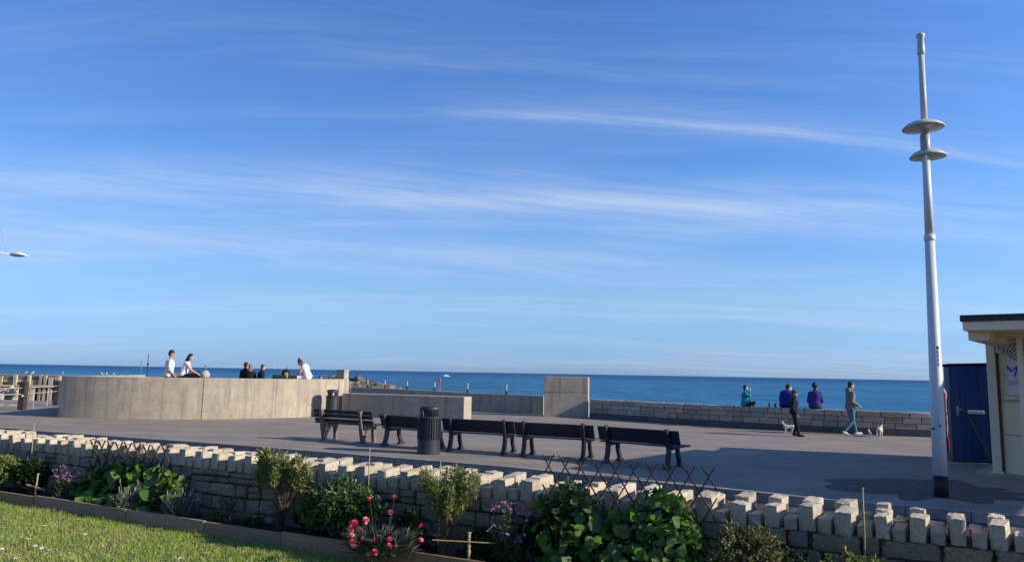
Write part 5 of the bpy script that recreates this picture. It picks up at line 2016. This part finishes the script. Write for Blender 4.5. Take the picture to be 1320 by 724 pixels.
straggly('straggly_shrub', 'open straggly shrub with bare lower stems and grey-green leaf tops', 367, 42, 582, 0.32, lf_olive, 11, 34, None, bare=0.60, L=0.065, W=0.015, nl=95)
straggly('rosemary_bush', 'upright feathery yellow-green bush behind the wooden stake', 582, 38, 605, 0.45, lf_olive, 12, 40, None, bare=0.42, L=0.055, W=0.011, nl=110, upright=0.75)
straggly('sparse_plant', 'small sparse dark plant against the bare stretch of wall', 303, 14, 640, 0.35, lf_mid, 13, 7, None, bare=0.3, L=0.04, W=0.012, nl=22, rr=0.003)


def tuft(name, label, px, hw, topy, off, m, seed, n, L, flower=None, fw=0.004):
    """tuft of narrow upright leaves, optional flower spikes"""
    global NR
    NR = np.random.default_rng(seed)
    P = bed_at(px, off)
    Hh = bed_h(px, topy, P)
    rx = hw * pxw(P) / 0.92
    t = thing(name, label, 'plant', P, WALL_ROT)
    a = NR.uniform(0, 6.28, n)
    r = NR.uniform(0, 1, n) ** .5
    B = np.stack([np.cos(a) * r * rx * .7, np.sin(a) * r * min(rx, .16) * .7, NR.uniform(0, .35 * Hh, n)], 1)
    D = unit(np.stack([np.cos(a) * r * .5, np.sin(a) * r * .5, np.ones(n)], 1) + NR.normal(0, .22, (n, 3)))
    v, f = leaves_np(B, D, np.minimum(L, Hh * .75) * NR.uniform(.5, 1.0, n), np.full(n, fw * 2.2), .1, .12)
    np_mesh('foliage', v, f, m, t)
    if flower:
        mm, cnt = flower
        for i in range(cnt):
            a_ = NR.uniform(0, 6.28)
            tip = Vector((math.cos(a_) * rx * NR.uniform(.1, 1), math.sin(a_) * .12, Hh * NR.uniform(.75, 1)))
            b0 = Vector((tip.x * .3, tip.y * .3, 0.0))
            MB().tube([b0, (b0 + tip) / 2 + Vector((0, 0, .03)), tip], .003, 4).ell(tip, (.008, .008, .028), 6, 5).build('flower_spike', mm, t)
    return t


spike = mat('spike_grey', (0.28, 0.25, 0.24), (0.20, 0.17, 0.18), 0.8, 30.0)
tuft('lavender', 'grey-green lavender tuft at the right of the broad-leaved patch', 238, 26, 626, 0.68, lf_grey, 21, 520, .17, (spike, 9), 0.005)
tuft('lavender', 'small grey-green lavender tuft among the broad leaves', 172, 15, 618, 0.72, lf_grey, 22, 300, .17, (spike, 5), 0.005)


def flower_head(seed, m, R, n=16, flat=0.6):
    r_ = np.random.default_rng(seed)
    mb = MB()
    for i in range(n):
        a = 2.399 * i
        tl = 0.25 + 0.95 * (i / n)
        d = Vector((math.cos(a) * math.sin(tl), math.sin(a) * math.sin(tl), math.cos(tl)))
        sd_ = d.cross(Vector((0, 0, 1))).normalized()
        rr = R * r_.uniform(.8, 1.1)
        w = R * .42
        b = d * R * .15
        e = d * rr
        mb.add([b, b * .4 + e * .6 + sd_ * w, e + Vector((0, 0, r_.uniform(-.1, .15) * R)), b * .4 + e * .6 - sd_ * w], [(0, 1, 2), (0, 2, 3)])
    me = mb.mesh('flower')
    me.materials.append(m)
    return me


pink_me = [flower_head(i, pet_pink, 0.037, 26) for i in range(4)]
purp_me = [flower_head(i + 9, pet_purple, 0.021, 10) for i in range(4)]

# pink carnations
NR = np.random.default_rng(31)
P = bed_at(498, 1.02)
ct = thing('carnations', 'clump of pink carnations with grey spiky leaves at the bed edge', 'flowers', P, WALL_ROT)
n = 1500
a = NR.uniform(0, 6.28, n)
r = NR.uniform(0, 1, n) ** .6
B = np.stack([np.cos(a) * r * .30, np.sin(a) * r * .18, NR.uniform(0, .16, n)], 1)
D = unit(np.stack([np.cos(a) * r * .8, np.sin(a) * r * .6, np.ones(n) * .9], 1) + NR.normal(0, .3, (n, 3)))
v, f = leaves_np(B, D, .15 * NR.uniform(.5, 1.3, n), np.full(n, .009), .15, .18)
np_mesh('foliage', v, f, lf_grey, ct)
sm = MB()
blooms = [(477, 644), (508, 642), (504, 661), (470, 671), (457, 675), (451, 682), (453, 692), (455, 700), (465, 683), (483, 699), (484, 707), (482, 712), (503, 697), (501, 704), (468, 697), (512, 706), (542, 698), (543, 679), (456, 706), (475, 716)]
for i, (bx_, by_) in enumerate(blooms):
    dep = P.y - 0.24 + 0.14 * NR.uniform(-.6, .6)
    w = at(bx_, by_, dep)
    loc = Matrix.Rotation(-WALL_ROT, 3, 'Z') @ (w - P)
    base = Vector((loc.x * .45, loc.y * .45, 0.02))
    sm.tube([base, (base + loc) / 2 + Vector((0, 0, .03)), loc], .0028, 4)
    sz = NR.uniform(.8, 1.25)
    inst('flower', pink_me[i % 4], ct, loc, (NR.normal(.5, .35), NR.normal(0, .4), NR.uniform(0, 6)), (sz, sz, sz))
sm.build('stem', stem_g, ct)


def stocks(label, px, off, spots, seed, hw, foliage=260):
    global NR
    NR = np.random.default_rng(seed)
    P = bed_at(px, off)
    foliage = 520
    t = thing('purple_flowers', label, 'flowers', P, WALL_ROT)
    sm = MB()
    Bs, Ds = [], []
    for i, (bx_, by_) in enumerate(spots):
        w = at(bx_, by_, P.y + NR.uniform(-.12, .12))
        loc = Matrix.Rotation(-WALL_ROT, 3, 'Z') @ (w - P)
        base = Vector((loc.x * .35, loc.y * .35, 0.0))
        sm.tube([base, (base + loc) / 2 + Vector((0, 0, .02)), loc], .004, 5)
        for k_ in range(7):
            q = loc + Vector((NR.normal(0, .022), NR.normal(0, .022), NR.uniform(-.06, .015)))
            sz = NR.uniform(.8, 1.25)
            inst('flower', purp_me[(i + k_) % 4], t, q, (NR.normal(.4, .5), NR.normal(0, .5), NR.uniform(0, 6)), (sz, sz, sz))
        for k_ in range(foliage // len(spots)):
            f = NR.uniform(.05, .8)
            q = base.lerp(loc, f)
            Bs.append(np.array(q) + NR.normal(0, .02, 3))
            Ds.append(NR.normal(0, .6, 3) + np.array([0, 0, .6]))
    sm.build('stem', stem_g, t)
    v, f = leaves_np(np.array(Bs), unit(np.array(Ds)), .07 * NR.uniform(.6, 1.2, len(Bs)), .014 * NR.uniform(.7, 1.2, len(Bs)))
    np_mesh('foliage', v, f, lf_mid, t)


stocks('pale purple stocks near the left end of the bed', 82, 0.5,
       [(72, 606), (80, 602), (88, 604), (96, 602), (101, 609), (76, 614), (84, 612), (66, 622), (70, 630), (78, 622), (92, 615), (75, 636)], 41, 20)
stocks('purple stocks in shade left of the large broad-leaved patch', 655, 0.45,
       [(636, 652), (650, 648), (658, 650), (668, 658), (635, 666), (633, 680), (632, 686), (660, 682), (652, 690), (680, 664), (684, 672), (672, 690)], 42, 30)


# broad-leaved plants: every leaf an object
def round_leaf(seed):
    r_ = np.random.default_rng(seed)
    mb = MB()
    n_ = 12
    ph = r_.uniform(0, 6.28)
    inner, outer = [], []
    for i in range(n_):
        a = 2 * math.pi * i / n_
        wv = 1 + .09 * math.sin(3 * a + ph) + r_.uniform(-.06, .06)
        z1 = .05 + .05 * math.sin(2 * a + ph)
        z2 = .20 * math.sin(2 * a + ph * 1.3) + .16 * math.sin(3 * a + ph) + .06
        notch = 0.72 if i == 0 else 1.0
        inner.append((0.55 * math.cos(a), 0.55 * math.sin(a), z1))
        outer.append((wv * notch * math.cos(a), wv * notch * math.sin(a), z2))
    vs = [(0, 0, 0)] + inner + outer
    fs = []
    for i in range(n_):
        j_ = (i + 1) % n_
        fs.append((0, 1 + i, 1 + j_))
        fs.append((1 + i, 1 + n_ + i, 1 + n_ + j_, 1 + j_))
    mb.add(vs, fs)
    me = mb.mesh('leaf')
    me.materials.append(lf_big)
    me.polygons.foreach_set('use_smooth', [True] * len(me.polygons))
    return me


big_me = [round_leaf(50 + i) for i in range(6)]


def broad(label, px, off, region, n, size, seed, depth=0.32):
    """region(fx) gives the top pixel row for a pixel column"""
    global NR
    NR = np.random.default_rng(seed)
    P = bed_at(px, off)
    t = thing('broad_leaved_plant', label, 'plant', P, WALL_ROT)
    x0, x1, topf, bot = region
    sm = MB()
    Rm = Matrix.Rotation(-WALL_ROT, 3, 'Z')
    for i in range(n):
        qx = NR.uniform(x0, x1)
        ty = topf(qx)
        fy = NR.uniform(0, 1) ** 0.9
        qy = ty + 5 + (bot(qx) - ty) * fy
        # leaves lower down stand further out from the wall
        o_ = 0.16 + (off + depth + .3 - 0.16) * min(1.0, fy * 1.2) * NR.uniform(.35, 1)
        b_ = bed_at(qx, min(o_, 1.1))
        w = at(qx, qy, b_.y)
        loc = Rm @ (w - P)
        if loc.z < 0.0:
            loc.z = NR.uniform(0.02, .1)
        s_ = size * NR.uniform(.55, 1.25)
        # face up and outwards, a few turned away
        inst('leaf', big_me[i % 6], t, loc, (rad(NR.normal(48, 22)), rad(NR.normal(0, 22)), rad(NR.normal(0, 40))), (s_, s_, s_))
        if i % 2 == 0:
            base = Vector((loc.x + NR.normal(0, .06), min(loc.y + .08, off - 0.05), 0.0))
            sm.tube([base, base.lerp(loc, .55) + Vector((0, 0, .03)), loc], .0035, 4)
    sm.build('stem', stem_g, t)
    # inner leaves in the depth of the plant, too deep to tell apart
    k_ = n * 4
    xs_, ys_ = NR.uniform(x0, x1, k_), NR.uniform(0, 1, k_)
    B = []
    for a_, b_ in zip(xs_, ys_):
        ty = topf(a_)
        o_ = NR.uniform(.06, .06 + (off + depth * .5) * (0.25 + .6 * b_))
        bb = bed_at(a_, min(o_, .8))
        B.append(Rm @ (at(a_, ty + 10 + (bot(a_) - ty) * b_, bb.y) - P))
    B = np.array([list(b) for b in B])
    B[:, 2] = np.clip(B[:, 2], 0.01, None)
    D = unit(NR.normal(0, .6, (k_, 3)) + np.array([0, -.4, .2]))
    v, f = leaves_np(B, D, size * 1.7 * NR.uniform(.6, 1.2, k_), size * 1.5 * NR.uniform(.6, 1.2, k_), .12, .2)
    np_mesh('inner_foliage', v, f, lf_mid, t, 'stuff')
    return t


def top_left(x):
    return 592 + 16 * ((x - 165) / 65.0) ** 2 + (10 if x < 115 else 0)


def top_right(x):
    b = 640 + 14 * math.sin(x * .05)
    if x < 770:
        b = min(b, 612 + abs(x - 735) * .55)
    if x > 880:
        b += (x - 880) * 1.2
    return b


broad('patch of broad round green leaves below the left trellis', 168, 0.38, (102, 236, top_left, lambda x: 652 + (x - 102) * .16), 190, 0.070, 61)
broad('large patch of broad round green leaves below the right trellis', 795, 0.38, (690, 904, top_right, lambda x: 735), 270, 0.050, 62)


# ------------------------------------------------------------------ trellises, canes and stakes
def trellis(label, px0, px1, ztop, zbot, sp, off=-0.03, leanr=0.0):
    s0, s1 = wall_s(px0, off), wall_s(px1, off)
    t = thing('trellis', label, 'trellis', wl_pt(s0, off, 0), WALL_ROT, 'expanding trellises')
    n_ = max(3, round((s1 - s0) / sp))
    hgt = ztop - zbot
    run = hgt * 0.62
    rr = random.Random(int(px0))
    for i in range(-2, n_ + 1):
        for dirn in (1, -1):
            # each slat runs from its top down to one side, clipped to the panel
            xt = (i + (0.5 if dirn < 0 else 0.0)) * sp + rr.uniform(-.006, .006)
            a = Vector((xt, 0, ztop + rr.uniform(-.012, .012)))
            b = Vector((xt + dirn * run, 0, zbot + rr.uniform(-.01, .01)))
            W_ = s1 - s0
            if a.x < 0 and b.x < 0 or a.x > W_ and b.x > W_:
                continue
            def clip(p, q):
                if p.x < 0:
                    return p.lerp(q, (0 - p.x) / (q.x - p.x))
                if p.x > W_:
                    return p.lerp(q, (W_ - p.x) / (q.x - p.x))
                return p
            a2, b2 = clip(a, b), clip(b, a)
            if (a2 - b2).length < 0.06:
                continue
            dy = -0.006 if dirn > 0 else 0.006
            e = (a2 - b2).normalized() * 0.03
            a2, b2 = a2 + e, b2 - e
            MB().bar(a2 + Vector((0, dy - .03, 0)), b2 + Vector((0, dy, 0)), 0.010, 0.015, (0, 1, 0)).build('slat', trellis_mat, t)
    return t


trellis('expanding dark wooden trellis above the left broad-leaved patch', 121, 224, 0.805, 0.48, 0.172)
trellis('expanding dark wooden trellis above the right broad-leaved patch', 704, 921, 1.02, 0.42, 0.163)


def cane(label, px, ytop, off, r=0.006, name='garden_cane', m=None, leanx=0.0, towall=0.0, cat='cane'):
    P = bed_at(px, off)
    h_ = bed_h(px, ytop, P)
    t = thing(name, label, cat, P)
    q = Vector((leanx, towall, h_))
    MB().tube([Vector((0, 0, -0.06)), q * .33, q * .66, q], [r * 1.05, r, r * .95, r * .85], 8).build('stick', m or bamboo, t, True)
    nd = MB()
    for f in (.22, .41, .6, .79, .99):
        nd.tube([q * f - Vector((0, 0, .006)), q * f + Vector((0, 0, .006))], r * 1.28, 8)
    nd.build('node', m or bamboo, t)['kind'] = 'stuff'
    return t, P, h_


cane('thin bamboo cane leaning at the far left of the wall', 43, 544, 0.06, 0.006)
cane('thin bamboo cane behind the glossy shrub', 477.5, 576, 0.10, 0.006)
cane('bamboo cane standing in the feathery bush', 569, 594, 0.35, 0.006)
cane('bamboo cane leaning on the wall near its right end', 1109, 628, 0.12, 0.0075)
t, P, h_ = cane('short pale wooden stake with crossbar beside the purple stocks', 52, 610, 0.66, 0.010, 'wooden_stake', stake_mat, 0.02, 0, 'stake')
MB().bar((-0.11, -.012, .17), (0.13, -.012, .11), 0.012, 0.016).build('crossbar', stake_mat, t)
t, P, h_ = cane('square wooden stake with horizontal rod at the bottom of the bed', 608, 686, 0.78, 0.014, 'wooden_stake', stake_mat, 0.0, 0, 'stake')
MB().tube([(-0.33, -.02, h_ - .065), (0.24, -.02, h_ - .085)], .006, 8).build('crossbar', bamboo, t)

# ------------------------------------------------------------------ lawn grass and daisies
NR = np.random.default_rng(77)
N = 190000
s_ = NR.uniform(-10.5, 3.0, N)
o_ = -0.575 - NR.uniform(0, 1, N) ** 1.1 * 4.3
X = WALL_O.x + WU.x * s_ + WN.x * o_
Y = WALL_O.y + WU.y * s_ + WN.y * o_
keep = (np.abs(X) / Y < 0.74) & (Y > 5.6) & (X < 0.6)
X, Y, o_ = X[keep], Y[keep], o_[keep]
n = len(X)
clump = np.array([noise.noise(Vector((x * 2.2, y * 2.2, 0))) for x, y in zip(X, Y)])
hgt = (0.030 + 0.016 * clump) * NR.uniform(.6, 1.4, n)
edge_ = np.clip((o_ + 0.72) / .15, 0, 1)
hgt *= 1 + edge_ * 0.9 * NR.uniform(0, 1, n)
az = NR.uniform(0, 6.28, n)
ln = NR.normal(0, .55, (n, 2)) * hgt[:, None]
w = NR.uniform(.0022, .0042, n)
bx_ = np.stack([np.cos(az) * w, np.sin(az) * w, np.zeros(n)], 1)
base = np.stack([X, Y, np.full(n, -0.002)], 1)
midp = base + np.stack([ln[:, 0] * .35, ln[:, 1] * .35, hgt * .6], 1)
tip = base + np.stack([ln[:, 0], ln[:, 1], hgt], 1)
v = np.stack([base - bx_, base + bx_, midp + bx_ * .7, midp - bx_ * .7, tip], 1).reshape(-1, 3)
i = np.arange(n)[:, None] * 5
f = np.concatenate([i + np.array([[0, 1, 2]]), i + np.array([[0, 2, 3]]), i + np.array([[3, 2, 4]])], 0)
o = np_mesh('grass', v, f, grass_mat, None, 'stuff')
tag(o, 'short mown lawn grass in front of the flower bed', 'grass')

dm = MB()
for k_ in range(10):
    a = 2 * math.pi * k_ / 10
    c_, s2 = math.cos(a), math.sin(a)
    dm.add([(0.003 * c_, .003 * s2, 0), (.009 * c_ - .003 * s2, .009 * s2 + .003 * c_, .002), (.014 * c_, .014 * s2, .003), (.009 * c_ + .003 * s2, .009 * s2 - .003 * c_, .002)], [(0, 3, 2, 1)])
d_me = dm.mesh('petals')
d_me.materials.append(daisy_mat)
eye = MB().ell((0, 0, .002), (.005, .005, .003), 8, 4).mesh('flower_eye')
eye.materials.append(mat('daisy_yellow', (0.65, 0.42, 0.04)))
stm = MB().tube([(0, 0, -.05), (0, 0, 0)], .0012, 4).mesh('stem')
stm.materials.append(stem_g)
ds = [(2, 650), (8, 652), (57, 677), (63, 676), (46, 703), (54, 706), (48, 712), (60, 713), (64, 709), (70, 707), (146, 705), (150, 708), (232, 719), (216, 693), (218, 696), (41, 711), (0, 704), (3, 707), (233, 695), (125, 715), (38, 694), (172, 712), (92, 719), (20, 719), (110, 688), (265, 712)]
for (px, py) in ds:
    q = g(px, py, .042)
    t = thing('daisy', 'tiny white daisy in the lawn', 'daisy', q, RND.uniform(0, 6), 'daisies in the lawn')
    inst('petals', d_me, t, (0, 0, 0), (RND.uniform(-.1, .6), RND.uniform(-.2, .2), 0))
    t.scale = (1.5, 1.5, 1.2)
    inst('flower_eye', eye, t, (0, 0, .001))
    inst('stem', stm, t, (0, 0, 0))


for o in bpy.data.objects:
    if o.parent and o.name.split('.')[0] in ('stem', 'foliage') and not o.parent.name.startswith('daisy'):
        o['kind'] = 'stuff'
